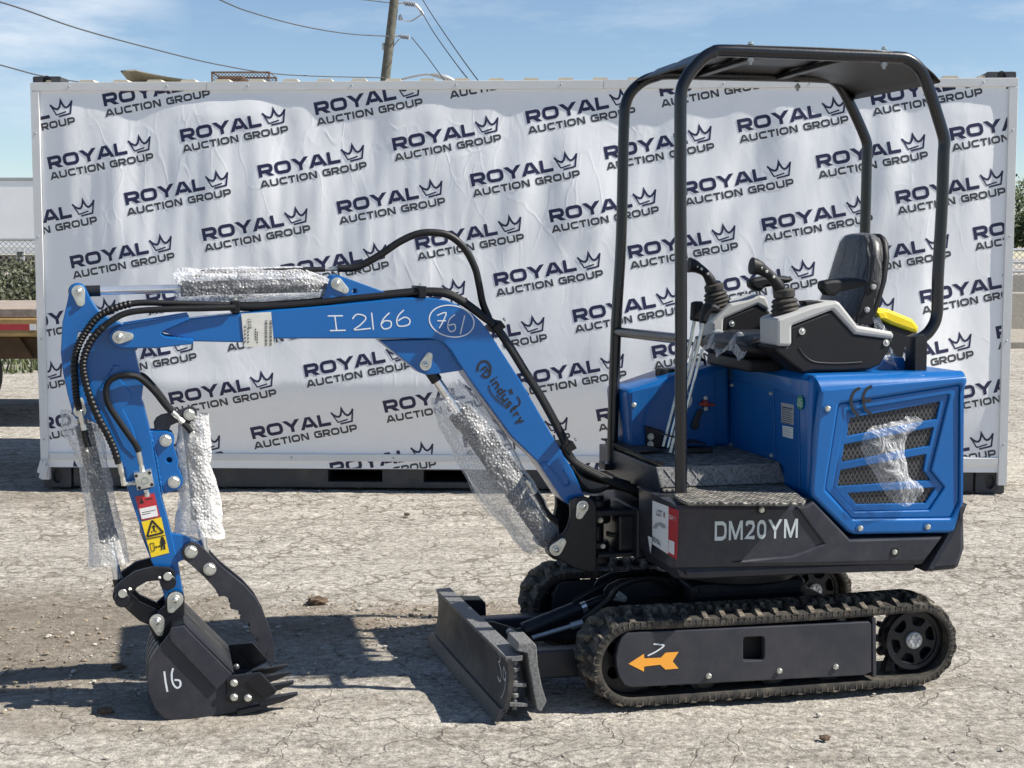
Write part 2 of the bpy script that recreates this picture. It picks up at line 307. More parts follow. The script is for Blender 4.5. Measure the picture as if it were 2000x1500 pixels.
    mm = n.new('ShaderNodeMath'); mm.operation = 'MULTIPLY'; k.new(crk, mm.inputs[0]); k.new(msk, mm.inputs[1])
    c = MIX(mm.outputs[0], c, (.09, .075, .06))
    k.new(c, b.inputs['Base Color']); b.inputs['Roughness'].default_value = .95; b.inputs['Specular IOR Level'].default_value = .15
    def BUMP(f, d, s, prev=None):
        q = n.new('ShaderNodeBump'); q.inputs['Distance'].default_value = d; q.inputs['Strength'].default_value = s; k.new(f, q.inputs['Height'])
        if prev: k.new(prev, q.inputs['Normal'])
        return q.outputs['Normal']
    inv = n.new('ShaderNodeMath'); inv.operation = 'SUBTRACT'; inv.inputs[0].default_value = 1; k.new(mm.outputs[0], inv.inputs[1])
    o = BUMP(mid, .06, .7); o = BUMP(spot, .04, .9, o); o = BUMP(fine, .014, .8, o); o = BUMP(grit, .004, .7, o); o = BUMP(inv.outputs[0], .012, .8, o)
    k.new(o, b.inputs['Normal'])
    return m
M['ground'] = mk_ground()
# ------------------------------------------------------------------ mesh building
class MB:
    def __init__(s): s.v = []; s.f = []; s.mi = []
    def add(s, vs, fs, mi=0):
        o = len(s.v); s.v += [tuple(p) for p in vs]; s.f += [tuple(i + o for i in f) for f in fs]; s.mi += [mi] * len(fs); return s
    def build(s, name, mats, parent=None, org=(0, 0, 0), ang=35, recalc=True):
        if not isinstance(org, (tuple, Vector)): org, ang = (0, 0, 0), org
        me = bpy.data.meshes.new(name); o3 = Vector(org)
        me.from_pydata([tuple(Vector(p) - o3) for p in s.v], [], s.f)
        for m in (mats if isinstance(mats, (list, tuple)) else [mats]): me.materials.append(M[m] if isinstance(m, str) else m)
        for p, i in zip(me.polygons, s.mi): p.material_index = i
        if recalc:
            bm = bmesh.new(); bm.from_mesh(me); bmesh.ops.recalc_face_normals(bm, faces=bm.faces); bm.to_mesh(me); bm.free()
        if ang:
            for p in me.polygons: p.use_smooth = True
            me.set_sharp_from_angle(angle=radians(ang))
        o = bpy.data.objects.new(name, me); COL.objects.link(o)
        if parent: o.parent = parent
        else: o.location = o3
        return o
    # ---- shapes
    def tube(s, pts, r, n=10, rf=None, cap=True, mi=0, smooth=0):
        P = [Vector(p) for p in pts]
        if smooth: P = spline(P, smooth)
        t0 = (P[1] - P[0]).normalized(); a = Vector((0, 0, 1)) if abs(t0.z) < .9 else Vector((1, 0, 0)); nrm = t0.cross(a).normalized()
        vs = []; prev = t0
        for i, p in enumerate(P):
            t = (P[min(i + 1, len(P) - 1)] - P[max(i - 1, 0)]).normalized()
            nrm = (nrm - t * nrm.dot(t)).normalized(); bn = t.cross(nrm); R = r if rf is None else rf(i / (len(P) - 1), i)
            vs += [p + (nrm * cos(2 * pi * j / n) + bn * sin(2 * pi * j / n)) * R for j in range(n)]
        fs = [(i * n + j, i * n + (j + 1) % n, (i + 1) * n + (j + 1) % n, (i + 1) * n + j) for i in range(len(P) - 1) for j in range(n)]
        if cap: fs += [tuple(range(n - 1, -1, -1)), tuple(range((len(P) - 1) * n, len(P) * n))]
        return s.add(vs, fs, mi)
    def cyl(s, a, b, r, r2=None, n=24, mi=0, bev=0):
        a = Vector(a); b = Vector(b); r2 = r if r2 is None else r2
        if bev:
            d = (b - a).normalized() * bev
            return s.tubeR([a, a + d, b - d, b], [r - bev, r, r2, r2 - bev], n, mi)
        return s.tubeR([a, b], [r, r2], n, mi)
    def tubeR(s, P, R, n=24, mi=0): return s.tube(P, 1, n, lambda t, i: R[i], True, mi)
    def ring(s, c, ax, r0, r1, h, n=28, mi=0):     # annular slab
        c = Vector(c); ax = Vector(ax).normalized(); u = ax.orthogonal().normalized(); v = ax.cross(u)
        vs = []
        for (r, z) in ((r0, 0), (r1, 0), (r1, h), (r0, h)):
            vs += [c + ax * z + (u * cos(2 * pi * j / n) + v * sin(2 * pi * j / n)) * r for j in range(n)]
        fs = [(a * n + j, a * n + (j + 1) % n, ((a + 1) % 4) * n + (j + 1) % n, ((a + 1) % 4) * n + j) for a in range(4) for j in range(n)]
        return s.add(vs, fs, mi)
    def dome(s, c, ax, r, h, n=14, mi=0):
        c = Vector(c); ax = Vector(ax).normalized(); u = ax.orthogonal().normalized(); v = ax.cross(u); vs = []; m = 4
        for i in range(m):
            a = pi / 2 * i / m
            vs += [c + ax * h * sin(a) + (u * cos(2 * pi * j / n) + v * sin(2 * pi * j / n)) * r * cos(a) for j in range(n)]
        vs.append(c + ax * h)
        fs = [(i * n + j, i * n + (j + 1) % n, (i + 1) * n + (j + 1) % n, (i + 1) * n + j) for i in range(m - 1) for j in range(n)]
        fs += [((m - 1) * n + j, (m - 1) * n + (j + 1) % n, m * n) for j in range(n)] + [tuple(range(n - 1, -1, -1))]
        return s.add(vs, fs, mi)
    def ball(s, c, rx, ry=None, rz=None, n=14, m=10, mi=0, nz=0):
        c = Vector(c); ry = ry or rx; rz = rz or rx; vs = []
        for i in range(1, m):
            a = -pi / 2 + pi * i / m
            for j in range(n):
                d = Vector((cos(a) * cos(2 * pi * j / n), cos(a) * sin(2 * pi * j / n), sin(a)))
                q = 1 + nz * noise.noise(d * 2.3 + c * 7) if nz else 1
                vs.append(c + Vector((d.x * rx, d.y * ry, d.z * rz)) * q)
        vs += [c - Vector((0, 0, rz)), c + Vector((0, 0, rz))]; b0 = len(vs) - 2
        fs = [(i * n + j, i * n + (j + 1) % n, (i + 1) * n + (j + 1) % n, (i + 1) * n + j) for i in range(m - 2) for j in range(n)]
        fs += [(b0, (j + 1) % n, j) for j in range(n)] + [(b0 + 1, (m - 2) * n + j, (m - 2) * n + (j + 1) % n) for j in range(n)]
        return s.add(vs, fs, mi)
    def loft(s, rings, cap=True, mi=0, close=True):
        n = len(rings[0]); vs = [p for r in rings for p in r]
        J = n if close else n - 1
        fs = [(i * n + j, i * n + (j + 1) % n, (i + 1) * n + (j + 1) % n, (i + 1) * n + j) for i in range(len(rings) - 1) for j in range(J)]
        if cap: fs += [tuple(range(n - 1, -1, -1)), tuple(range((len(rings) - 1) * n, len(rings) * n))]
        return s.add(vs, fs, mi)
    def plate(s, loops, D, bev, to3, mi=0, seg=2):
        """loops: outer then holes, 2-D; D thickness; to3(x,y,depth)"""
        L = []
        for i, lp in enumerate(loops):
            lp = dedup(lp); a = area(lp)
            if (a > 0) != (i == 0): lp = lp[::-1]
            L.append(lp)
        bev = min(bev, D * .45)
        if bev > 0:
            prof = [(bev * (1 - sin(pi / 2 * q / seg)), bev * (1 - cos(pi / 2 * q / seg))) for q in range(seg + 1)]
            prof = prof + [(o, D - d) for o, d in prof[::-1]]
        else: prof = [(0, 0), (0, D)]
        caps = [[], []]; cv = [[], []]
        for lp in L:
            n = len(lp); rings = [[to3(x, y, d) for x, y in offset(lp, o)] for o, d in prof]
            s.loft(rings, False, mi)
            for e, q in ((0, 0), (1, -1)):
                caps[e].append([Vector((x, y, 0)) for x, y in offset(lp, prof[q][0])]); cv[e] += rings[q]
        for e in (0, 1):
            tr = tessellate_polygon(caps[e]); s.add(cv[e], [tuple(t) for t in tr], mi)
        return s
    def box(s, a, b, bev=.004, mi=0, seg=2):
        (x0, y0, z0), (x1, y1, z1) = a, b
        lp = fillet([(x0, z0), (x1, z0), (x1, z1), (x0, z1)], bev)
        return s.plate([lp], y1 - y0, bev, lambda x, z, d: Vector((x, y0 + d, z)), mi, seg)
def dedup(lp):
    o = []
    for p in lp:
        if not o or (Vector(p[:2]) - Vector(o[-1][:2])).length > 1e-5: o.append((p[0], p[1]))
    if len(o) > 1 and (Vector(o[0]) - Vector(o[-1])).length < 1e-5: o.pop()
    return o
def area(lp): return sum(lp[i - 1][0] * lp[i][1] - lp[i][0] * lp[i - 1][1] for i in range(len(lp))) / 2
def offset(lp, d):
    if abs(d) < 1e-9: return lp
    n = len(lp); out = []
    for i in range(n):
        p0, p1, p2 = Vector(lp[i - 1]), Vector(lp[i]), Vector(lp[(i + 1) % n])
        a = (p1 - p0).normalized(); b = (p2 - p1).normalized(); na = Vector((-a.y, a.x)); nb = Vector((-b.y, b.x))
        m = na + nb
        if m.length < 1e-4: m = na
        m.normalize(); c = max(.4, m.dot(na)); q = p1 + m * (d / c); out.append((q.x, q.y))
    return out
def fillet(pts, r, n=5):
    if r <= 0: return pts
    out = []; N_ = len(pts)
    for i in range(N_):
        p = Vector(pts[i][:2]); a = Vector(pts[i - 1][:2]); b = Vector(pts[(i + 1) % N_][:2])
        u = (a - p); v = (b - p)
        if u.length < 1e-6 or v.length < 1e-6: continue
        lu, lv = u.length, v.length; u.normalize(); v.normalize()
        ang = math.acos(max(-1, min(1, u.dot(v))))
        if ang > 2.9: out.append((p.x, p.y)); continue
        d = min(r / tan(ang / 2), .45 * lu, .45 * lv); P0 = p + u * d; P1 = p + v * d
        for q in range(n + 1):
            t = q / n; z = P0 * (1 - t) ** 2 + p * 2 * t * (1 - t) + P1 * t * t; out.append((z.x, z.y))
    return out
def spline(P, k=6):
    out = []
    for i in range(len(P) - 1):
        p0 = P[max(i - 1, 0)]; p1 = P[i]; p2 = P[i + 1]; p3 = P[min(i + 2, len(P) - 1)]
        for q in range(k):
            t = q / k
            out.append(.5 * ((2 * p1) + (p2 - p0) * t + (2 * p0 - 5 * p1 + 4 * p2 - p3) * t * t + (3 * p1 - p0 - 3 * p2 + p3) * t ** 3))
    out.append(P[-1]); return out
def tag(o, label, cat, group=None, kind=None):
    if label: o['label'] = label
    if cat: o['category'] = cat
    if group: o['group'] = group
    if kind: o['kind'] = kind
    return o
def empty(name, loc, rz=0):
    o = bpy.data.objects.new(name, None); COL.objects.link(o); o.location = loc; o.rotation_euler = (0, 0, rz); o.empty_display_size = .2; return o
def copy_tree(o, parent=None):
    c = o.copy(); COL.objects.link(c); c.parent = parent
    for ch in [x for x in bpy.data.objects if x.parent == o]: copy_tree(ch, c)
    return c
# machine-frame helpers -------------------------------------------------
def l2(px, w, r=0): return fillet([(p.x, p.z) for p in (U(x, y, w) for x, y in px)], r)
def circ(px, py, r, w, n=24):
    c = U(px, py, w); return [(c.x + r * cos(2 * pi * i / n), c.z + r * sin(2 * pi * i / n)) for i in range(n)]
def addP(mb, px, w0, w1, bev=.003, r=0, holes=(), mi=0, ref=None):
    lp = l2(px, w0 if ref is None else ref, r)
    return mb.plate([lp] + list(holes), w1 - w0, bev, lambda x, z, d: Vector((x, w0 + d, z)), mi)
def PL(name, px, w0, w1, m, par, bev=.003, r=0, holes=(), ref=None):
    return addP(MB(), px, w0, w1, bev, r, holes, 0, ref).build(name, m, par)
def PT(*a): return [U(x, y, w) for x, y, w in a]
_hex = {}
def bolt(p, r, par, name='bolt', ax=(0, -1, 0), m='zinc', washer=True):
    key = (round(r, 4), m, washer)
    if key not in _hex:
        b = MB(); h = r * .75; z0 = 0
        if washer: b.cyl((0, 0, 0), (0, 0, r * .22), r * 1.15, n=18); z0 = r * .22
        b.tubeR([(0, 0, z0), (0, 0, z0 + h * .85), (0, 0, z0 + h)], [r, r, r * .85], 6)
        o = b.build(name, m, None, ang=30); _hex[key] = o.data; bpy.data.objects.remove(o)
    o = bpy.data.objects.new(name, _hex[key]); COL.objects.link(o); o.parent = par; o.location = p
    o.rotation_euler = Vector(ax).to_track_quat('Z', 'Y').to_euler(); return o
_scr = {}
def screw(p, r, par, name='screw', m='zinc'):
    key = (round(r, 4), m)
    if key not in _scr:
        b = MB(); b.cyl((0, 0, -.001), (0, 0, .0015), r * 1.7, n=16); b.dome((0, 0, .0015), (0, 0, 1), r, r * .7, 10)
        o = b.build(name, m, None); _scr[key] = o.data; bpy.data.objects.remove(o)
    o = bpy.data.objects.new(name, _scr[key]); COL.objects.link(o); o.parent = par; o.location = p
    o.rotation_euler = Vector((0, -1, 0)).to_track_quat('Z', 'Y').to_euler(); return o
def hull2(a, ra, b, rb, n=14):
    a = Vector(a); b = Vector(b); d = b - a; th = atan2(d.y, d.x); be = math.acos(max(-1, min(1, (ra - rb) / d.length)))
    out = []
    for i in range(n + 1):
        t = th + be + (2 * pi - 2 * be) * i / n; out.append((a.x + ra * cos(t), a.y + ra * sin(t)))
    for i in range(n + 1):
        t = th - be + 2 * be * i / n; out.append((b.x + rb * cos(t), b.y + rb * sin(t)))
    return out
def pinplate(par, big, small, w, R, r, name='pin_plate'):
    A_ = U(*big, w); B_ = U(*small, w); mb = MB()
    mb.plate([hull2((A_.x, A_.z), R, (B_.x, B_.z), r)], .006, .0015, lambda x, z, d: Vector((x, w - .006 + d, z)))
    mb.cyl(A_ + Vector((0, -.006, 0)), A_ + Vector((0, -.013, 0)), R * .62, n=20, bev=.001); mb.dome(A_ + Vector((0, -.013, 0)), (0, -1, 0), R * .42, R * .3)
    mb.tubeR([B_ + Vector((0, -.006, 0)), B_ + Vector((0, -.012, 0))], [r * .62, r * .62], 6)
    return mb.build(name, 'zinc', par)
# ------------------------------------------------------------------ lettering
def glyph(ch, s):
    h = s / 2; T = 1 - h
    def arc(x0, y0, x1, y1, r, k=4):                    # rounded rectangle loop
        o = []
        for cx, cy, a0 in ((x1 - r, y1 - r, 0), (x0 + r, y1 - r, 90), (x0 + r, y0 + r, 180), (x1 - r, y0 + r, 270)):
            for i in range(k + 1): a = radians(a0 + 90 * i / k); o.append((cx + r * cos(a), cy + r * sin(a)))
        return o
    def rr(x0, y0, x1, y1, r, c): 
        return arc(x0, y0, x1, y1, r)
    g = {
        'R': ([[(h, 0), (h, 1)], [(s, T), (.82, T), (.97, T - .06), (1.02, T - .16), (1.02, .56), (.97, .45), (.82, .4), (s, .4)], [(.58, .38), (1.16, -.12)]], 1.12),
        'P': ([[(h, 0), (h, 1)], [(s, T), (.82, T), (.97, T - .06), (1.02, T - .16), (1.02, .53), (.97, .42), (.82, .36), (s, .36)]], 1.1),
        'O': ([arc(h, h, 1.3 - h, T, .26) + ['c']], 1.3),
        'Y': ([[(-.04, 1.12), (.6, .45)], [(1.24, 1.12), (.6, .45)], [(.6, .5), (.6, 0)]], 1.2),
        'A': ([[(-.02, -.12), (.62, 1.12)], [(1.26, -.12), (.62, 1.12)], [(.33, .27), (.91, .27)]], 1.24),
        'L': ([[(h, 1), (h, 0)], [(s, h), (1.0, h)]], 1.0),
        'U': ([[(h, 1), (h, .36), (h + .05, .2), (h + .22, h), (.86, h), (1.03, .2), (1.08, .36), (1.08, 1)]], 1.08 + h),
        'C': ([[(1.12, T), (.36, T), (h + .06, T - .07), (h, T - .24), (h, h + .24), (h + .06, h + .07), (.36, h), (1.12, h)]], 1.14),
        'G': ([[(1.12, T), (.36, T), (h + .06, T - .07), (h, T - .24), (h, h + .24), (h + .06, h + .07), (.36, h), (1.08, h), (1.08, .52), (.62, .52)]], 1.16),
        'T': ([[(0, T), (1.06, T)], [(.53, T - h), (.53, 0)]], 1.06),
        'I': ([[(h, 0), (h, 1)]], s),
        'N': ([[(h, 0), (h, 1)], [(1.06, 0), (1.06, 1)], [(h - .02, 1.06), (1.08, -.06)]], 1.06 + h),
        'D': ([[(h, 0), (h, 1)], [(s, T), (.7, T), (.95, .8), (1.0, .5), (.95, .2), (.7, h), (s, h)]], 1.06),
        'M': ([[(h, 0), (h, 1)], [(1.2, 0), (1.2, 1)], [(h - .02, 1.1), (.6, .12), (.66, .12), (1.22, 1.1)]], 1.2 + h),
        '2': ([[(h, .72), (.15, .87), (.4, T), (.7, .87), (.78, .68), (.65, .48), (.08, h), (.86, h)]], .86),
        '0': ([arc(h, h, .86 - h, T, .3) + ['c']], .86),
        '1': ([[(.1, .75), (.4, .97), (.4, 0)]], .5),
        '#': ([[(.2, 0), (.35, 1)], [(.55, 0), (.7, 1)], [(0, .33), (.85, .33)], [(.05, .68), (.9, .68)]], .9),
        'S': ([[(.9, T), (.3, T), (h, .82), (h, .65), (.3, .52), (.65, .5), (.88, .38), (.88, .2), (.65, h), (h, h)]], .95),
        'E': ([[(h, 0), (h, 1)], [(s, T), (.85, T)], [(s, .5), (.8, .5)], [(s, h), (.85, h)]], .85),
        'Q': ([arc(h, h, 1.1 - h, T, .3) + ['c'], [(.7, .3), (1.1, -.02)]], 1.1),
        'X': ([[(0, -.02), (.9, 1.02)], [(0, 1.02), (.9, -.02)]], .9),
        '4': ([[(.65, 0), (.65, 1), (.02, .3), (.9, .3)]], .9), '3': ([[(.05, T), (.7, T), (.4, .55), (.75, .4), (.7, h), (.05, h)]], .8), '7': ([[(.02, T), (.8, T), (.35, 0)]], .8),
        'i': ([[(h, 0), (h, .68)], [(h, .84), (h, 1)]], s), 'n': ([[(h, 0), (h, .7)], [(s, .62), (.45, .64), (.58, .5), (.58, 0)]], .62),
        'd': ([[(.56, 0), (.56, 1)], [(.5, .64), (.2, .62), (h, .4), (h, .24), (.2, .05), (.5, .05)]], .62), 'u': ([[(h, .7), (h, .2), (.2, .06), (.5, .06)], [(.58, .7), (.58, 0)]], .64),
        's': ([[(.5, .62), (.15, .6), (.1, .42), (.48, .28), (.45, .08), (.05, .06)]], .56), 't': ([[(.2, 1), (.2, .15), (.45, .05)], [(0, .66), (.45, .66)]], .48),
        'r': ([[(h, 0), (h, .7)], [(s, .55), (.42, .66)]], .44), 'y': ([[(h, .7), (.32, .06)], [(.6, .7), (.2, -.28)]], .62),
        ' ': ([], .5),
    }
    return g[ch]
def ribbon(pts, wd, closed=False, step=.03):
    P = [Vector(p) for p in pts]
    q = [P[0]]
    seq = P[1:] + ([P[0]] if closed else [])
    for p in seq:
        d = p - q[-1]; k = max(1, int(d.length / step)); a = q[-1].copy()
        for i in range(1, k + 1): q.append(a + d * i / k)
    if closed: q.pop()
    n = len(q); Lf = []; Rt = []
    for i in range(n):
        a = q[i - 1] if (i or closed) else None; b = q[(i + 1) % n] if (i < n - 1 or closed) else None
        t1 = (q[i] - a).normalized() if a is not None else None; t2 = (b - q[i]).normalized() if b is not None else None
        if t1 is None: t1 = t2
        if t2 is None: t2 = t1
        n1 = Vector((-t1.y, t1.x)); n2 = Vector((-t2.y, t2.x)); m = n1 + n2
        m = m.normalized() if m.length > 1e-6 else n1
        k = wd / 2 / max(.5, m.dot(n1)); Lf.append(q[i] + m * k); Rt.append(q[i] - m * k)
    J = n if closed else n - 1
    return [[tuple(Lf[i]), tuple(Lf[(i + 1) % n]), tuple(Rt[(i + 1) % n]), tuple(Rt[i])] for i in range(J)]
def clip(poly, a, b, c):                               # keep a x + b y <= c
    out = []
    for i in range(len(poly)):
        p, q = poly[i - 1], poly[i]; dp = a * p[0] + b * p[1] - c; dq = a * q[0] + b * q[1] - c
        if (dp <= 0) != (dq <= 0):
            t = dp / (dp - dq); out.append((p[0] + (q[0] - p[0]) * t, p[1] + (q[1] - p[1]) * t))
        if dq <= 0: out.append(q)
    return out
def text2d(txt, h, s, sp=.16, xs=1.0, step=.5):
    """-> list of (stroke index, polygon) in metres and the total width"""
    x = 0; out = []; k = 0
    for ch in txt:
        st, wd = glyph(ch, s)
        for pl in st:
            cl = pl[-1] == 'c'; pts = [p for p in pl if p != 'c']
            for pg in ribbon(pts, s, cl, step):
                if ch.isupper() or ch.isdigit(): pg = clip(clip(pg, 0, -1, 0), 0, 1, 1)
                if len(pg) > 2: out.append((k % 3, [((x + a * xs) * h, b * h) for a, b in pg]))
            k += 1
        x += wd * xs + sp
    return out, (x - sp) * h
def put_text(mb, txt, h, s, org, ux, uy, nrm, sp=.16, xs=1.0, mi=0, off=.001, center=False, width=None):
    pg, wd = text2d(txt, h, s, sp, xs)
    if width: 
        f = width / wd; pg = [(k, [(a * f, b) for a, b in p]) for k, p in pg]; wd = width
    o = Vector(org) - (Vector(ux) * wd / 2 if center else Vector((0, 0, 0)))
    for k, p in pg: mb.add([o + Vector(ux) * a + Vector(uy) * b + Vector(nrm) * (off + k * .00025) for a, b in p], [tuple(range(len(p)))], mi)
    return wd
def chalk(mb, lines, w, wd, mi=0):                     # marker strokes given in photo pixels on plane w
    for j, ln in enumerate(lines):
        pts = [Vector((p.x, p.z)) for p in (U(x, y, w) for x, y in ln)]
        if len(pts) > 2: pts = [Vector(q) for q in spline(pts, 5)]
        for pg in ribbon([tuple(p) for p in pts], wd, False, 1): mb.add([Vector((a, w - .0005 - .0002 * (j % 4), b)) for a, b in pg], [(0, 1, 2, 3)], mi)
def quadP(mb, px, w, off=.0008, mi=0):
    mb.add([U(x, y, w) + Vector((0, -off, 0)) for x, y in px], [tuple(range(len(px)))], mi)

# ================================================================== SETTING
def axis(lo, hi, st, far): 
    a = []; x = lo
    while x < hi: a.append(x); x += st
    a.append(hi); e = []; g = st; 
    y = hi
    while y < far: g *= 1.5; y += g; e.append(y)
    f = []; g = st; y = lo
    while y > -far: g *= 1.5; y -= g; f.append(y)
    return f[::-1] + a + e
def ground_mesh():
    xs = axis(-3.8, 3.9, .03, 900); ys = axis(3.2, 9.6, .03, 900); mb = MB(); vs = []
    for y in ys:
        for x in xs:
            z = 0
            if -30 < x < 30 and -5 < y < 40:
                p = Vector((x, y, 0)); q = Vector((x * .5, y * 1.6, 3))
                z = .010 * noise.noise(p * 1.1) + .008 * noise.noise(q * 2.3) + .006 * noise.noise(p * 8.5) + .004 * noise.noise(p * 19) - .008
                # soft wheel ruts in the left foreground
                r = sin((y - .22 * x) * 7.5 + noise.noise(p * .8) * 2) * max(0, noise.noise(p * .35 + Vector((4, 2, 0)))) * .012
                z += r
            vs.append((x, y, min(z, .004)))
    n = len(xs)
    fs = [(j * n + i, j * n + i + 1, (j + 1) * n + i + 1, (j + 1) * n + i) for j in range(len(ys) - 1) for i in range(n - 1)]
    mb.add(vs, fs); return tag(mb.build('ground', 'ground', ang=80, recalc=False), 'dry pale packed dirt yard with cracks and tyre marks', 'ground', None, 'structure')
ground_mesh()
# ---- pebbles
mb = MB()
for i in range(3000):
    x = random.uniform(-3.6, 3.6); y = 3.4 + 6 * random.random() ** 1.3; r = .0018 + .006 * random.random() ** 8
    mb.ball((x, y, -.002), r * random.uniform(.8, 1.5), r * random.uniform(.8, 1.4), r * random.uniform(.5, .9), 6, 4, 0, .5)
for i in range(4200):
    a = random.uniform(0, 6.28); q = random.random() ** .6; cx, cy, rx, ry = random.choice(((-2.0, 5.7, 1.7, 1.0), (-2.1, 5.2, 1.2, .6), (-.3, 5.9, 1.0, .35)))
    x = cx + rx * q * cos(a); y = cy + ry * q * sin(a); r = .002 + .008 * random.random() ** 7
    mb.ball((x, y, -.002), r * random.uniform(.8, 1.6), r * random.uniform(.8, 1.4), r * random.uniform(.5, .8), 6, 4, 1 if random.random() < .8 else 0, .6)
tag(mb.build('pebbles', ['stone', 'crumb'], ang=0), 'small pale pebbles and grit strewn over the dirt', 'pebbles', None, 'stuff')
def clod(px, py, r, lab, m='clod'):
    p = GR(px, py); b = MB(); b.ball((p.x, p.y, r * .4), r * 1.3, r, r * .62, 12, 9, 0, .6); b.ball((p.x + r * .7, p.y - r * .2, r * .3), r * .6, r * .5, r * .4, 9, 7, 0, .6)
    tag(b.build('dirt_clod', m, None, (p.x, p.y, 0), 0), lab, 'clod', 'clods lying on the dirt')
clod(619, 1180, .032, 'dark brown clod lying right of the bucket thumb on sunlit dirt')
clod(703, 1192, .012, 'small pale lump left of the dozer blade', 'stone')
clod(205, 1393, .02, 'brown clod in the shadow left of the bucket')
clod(1610, 1444, .014, 'small brown lump in front of the track', 'clod')
clod(795, 1006, .014, 'small dark lump on sunlit dirt below the container base rail', 'clod')
clod(230, 1305, .018, 'upright brown dirt fragment beside the bucket back')
# ---- container
CA = GR(85, 953); CB = GR(1962, 965); CL = (CB - CA).length; EU = (CB - CA).normalized(); EN = Vector((EU.y, -EU.x, 0))
def CU(px, py, off=0.0):
    d = ray(px, py); t = (CA + EN * off - _c).dot(EN) / d.dot(EN); p = _c + d * t - CA
    return (p.dot(EU), p.z)
def cp(u, z, off): return CA + EU * u + EN * off + Vector((0, 0, z))
ZT = CU(1000, 158)[1]
crot = atan2(EU.y, EU.x)
def cbox(mb, u0, u1, z0, z1, o0, o1, bev=.004, mi=0):  # o0 back, o1 front
    return mb.plate([[(u0, z0), (u1, z0), (u1, z1), (u0, z1)]], o1 - o0, bev, lambda x, z, d: cp(x, z, o1 - d), mi)
cont = empty('shipping_container', CA); 
def cb(mb, name, m, par, ang=35): 
    o = mb.build(name, m, None, CA, ang); o.location = (0, 0, 0); o.parent = par; return o
tag(cont, 'white twenty foot steel shipping container with dark base rail standing behind the excavator', 'container')
mb = MB(); cbox(mb, .02, CL - .02, .17, ZT - .06, -2.44, -.02); cb(mb, 'body', 'cont', cont)
mb = MB(); pr = []
u = .05; k = 0
while u < CL - .05:
    pr += [(u, ZT - .02), (u + .03, ZT + .022), (u + .11, ZT + .022), (u + .14, ZT - .02)]; u += .2135
pr = [(0.0, ZT - .07), (0, ZT - .02)] + pr + [(CL, ZT - .02), (CL, ZT - .07)]
mb.loft([[cp(a, b, -.03) for a, b in pr], [cp(a, b, -2.43) for a, b in pr]], True); cb(mb, 'roof', 'cream', cont, 20)
mb = MB()
pk = [CU(640, 935)[0], CU(746, 935)[0], CU(827, 935)[0], CU(919, 935)[0]]
holes = []
def rct(u0, u1, z0, z1): return [(u0, z0), (u1, z0), (u1, z1), (u0, z1)]
mb.plate([rct(.19, CL - .19, .012, .165), rct(pk[0], pk[1], .05, .125), rct(pk[2], pk[3], .05, .125), rct(3.7, 4.05, .05, .125)], .05, .004, lambda x, z, d: cp(x, z, -.015 - d))
cbox(mb, .19, CL - .19, .012, .165, -2.44, -2.36); cb(mb, 'base_rail', 'base', cont)
for pu in (pk[0:2], pk[2:4], (3.7, 4.05)):
    mb = MB()
    mb.plate([rct(pu[0] - .01, pu[1] + .01, .04, .135), rct(pu[0], pu[1], .05, .125)], 2.2, 0, lambda x, z, d: cp(x, z, -.07 - d)); cb(mb, 'fork_pocket', 'core', cont)
for (u0, z0) in ((0, 0), (CL - .178, 0), (.0, ZT - .075), (CL - .178, ZT - .075)):
    for ob in (-.17, -2.44):
        mb = MB(); zt = z0 + (.165 if z0 == 0 else .118)
        h = [(u0 + .089 + .03 * cos(a * pi / 8), z0 + .075 + .045 * sin(a * pi / 8)) for a in range(16)]
        mb.plate([fillet(rct(u0, u0 + .178, z0 + (.002 if z0 == 0 else 0), zt), .012), h], .03, .003, lambda x, z, d: cp(x, z, ob + .162 - d))
        cbox(mb, u0 + .004, u0 + .174, z0 + .004, zt - .004, ob, ob + .131, .004); cb(mb, 'corner_casting', 'base', cont)
# ---- banner
BO = .035
ub0, ub1 = CU(72, 500, BO)[0], CU(1976, 500, BO)[0]; zb0, zb1 = CU(1000, 918, BO)[1], ZT - .02
def disp(u, z):
    p = Vector((u * .9, z * .42, 0)); f = 0
    f += .026 * noise.noise(p * 1.5 + Vector((3, 1, 0)))
    f += .009 * noise.noise(Vector((u * 3.3 + .5 * z, z * .55, 5)))
    f += .010 * noise.noise(Vector((u * 6.5 + .8 * sin(z * 2), z * 1.3, 9))) * max(0, 1.1 - abs(z - 1.9) * .9)
    f += .010 * noise.noise(Vector((u * 1.7 - z * 1.2, z * 2.2 + u * .4, 13)))
    e = min(1, max(0, (z - .2) / .3)) * min(1, max(0, (ZT - .05 - z) / .16)) * min(1, max(0, (u - .05) / .25)) * min(1, max(0, (CL - .05 - u) / .25))
    dr = .006 * max(0, noise.noise(Vector((u * 5, 0, 2)))) * min(1, max(0, (z - 1.8) / .4))
    dr += .0016 * abs(sin(pi * u / .097 + .6 * noise.noise(Vector((u * .7, z * .5, 4))))) * max(0, min(1, (2.3 - z) * 3)) * max(0, min(1, (z - 1.0) * 2)) * max(0, min(1, (3.2 - u) * 1.5))
    zp = .7; sm = min(1, max(0, (z - .24) / (zp - .24))); sm = sm * sm * (3 - 2 * sm)
    mac = .105 * (sm if z < zp else max(0, (ZT - .06 - z) / (ZT - .06 - zp))) * min(1, max(0, (u - .05) / .5)) * min(1, max(0, (CL - .05 - u) / .5))  # bulge added so the upper sheet tilts up and catches more sun
    return (f + dr) * e + mac
mb = MB(); nu, nv = 330, 110
_dg = {}
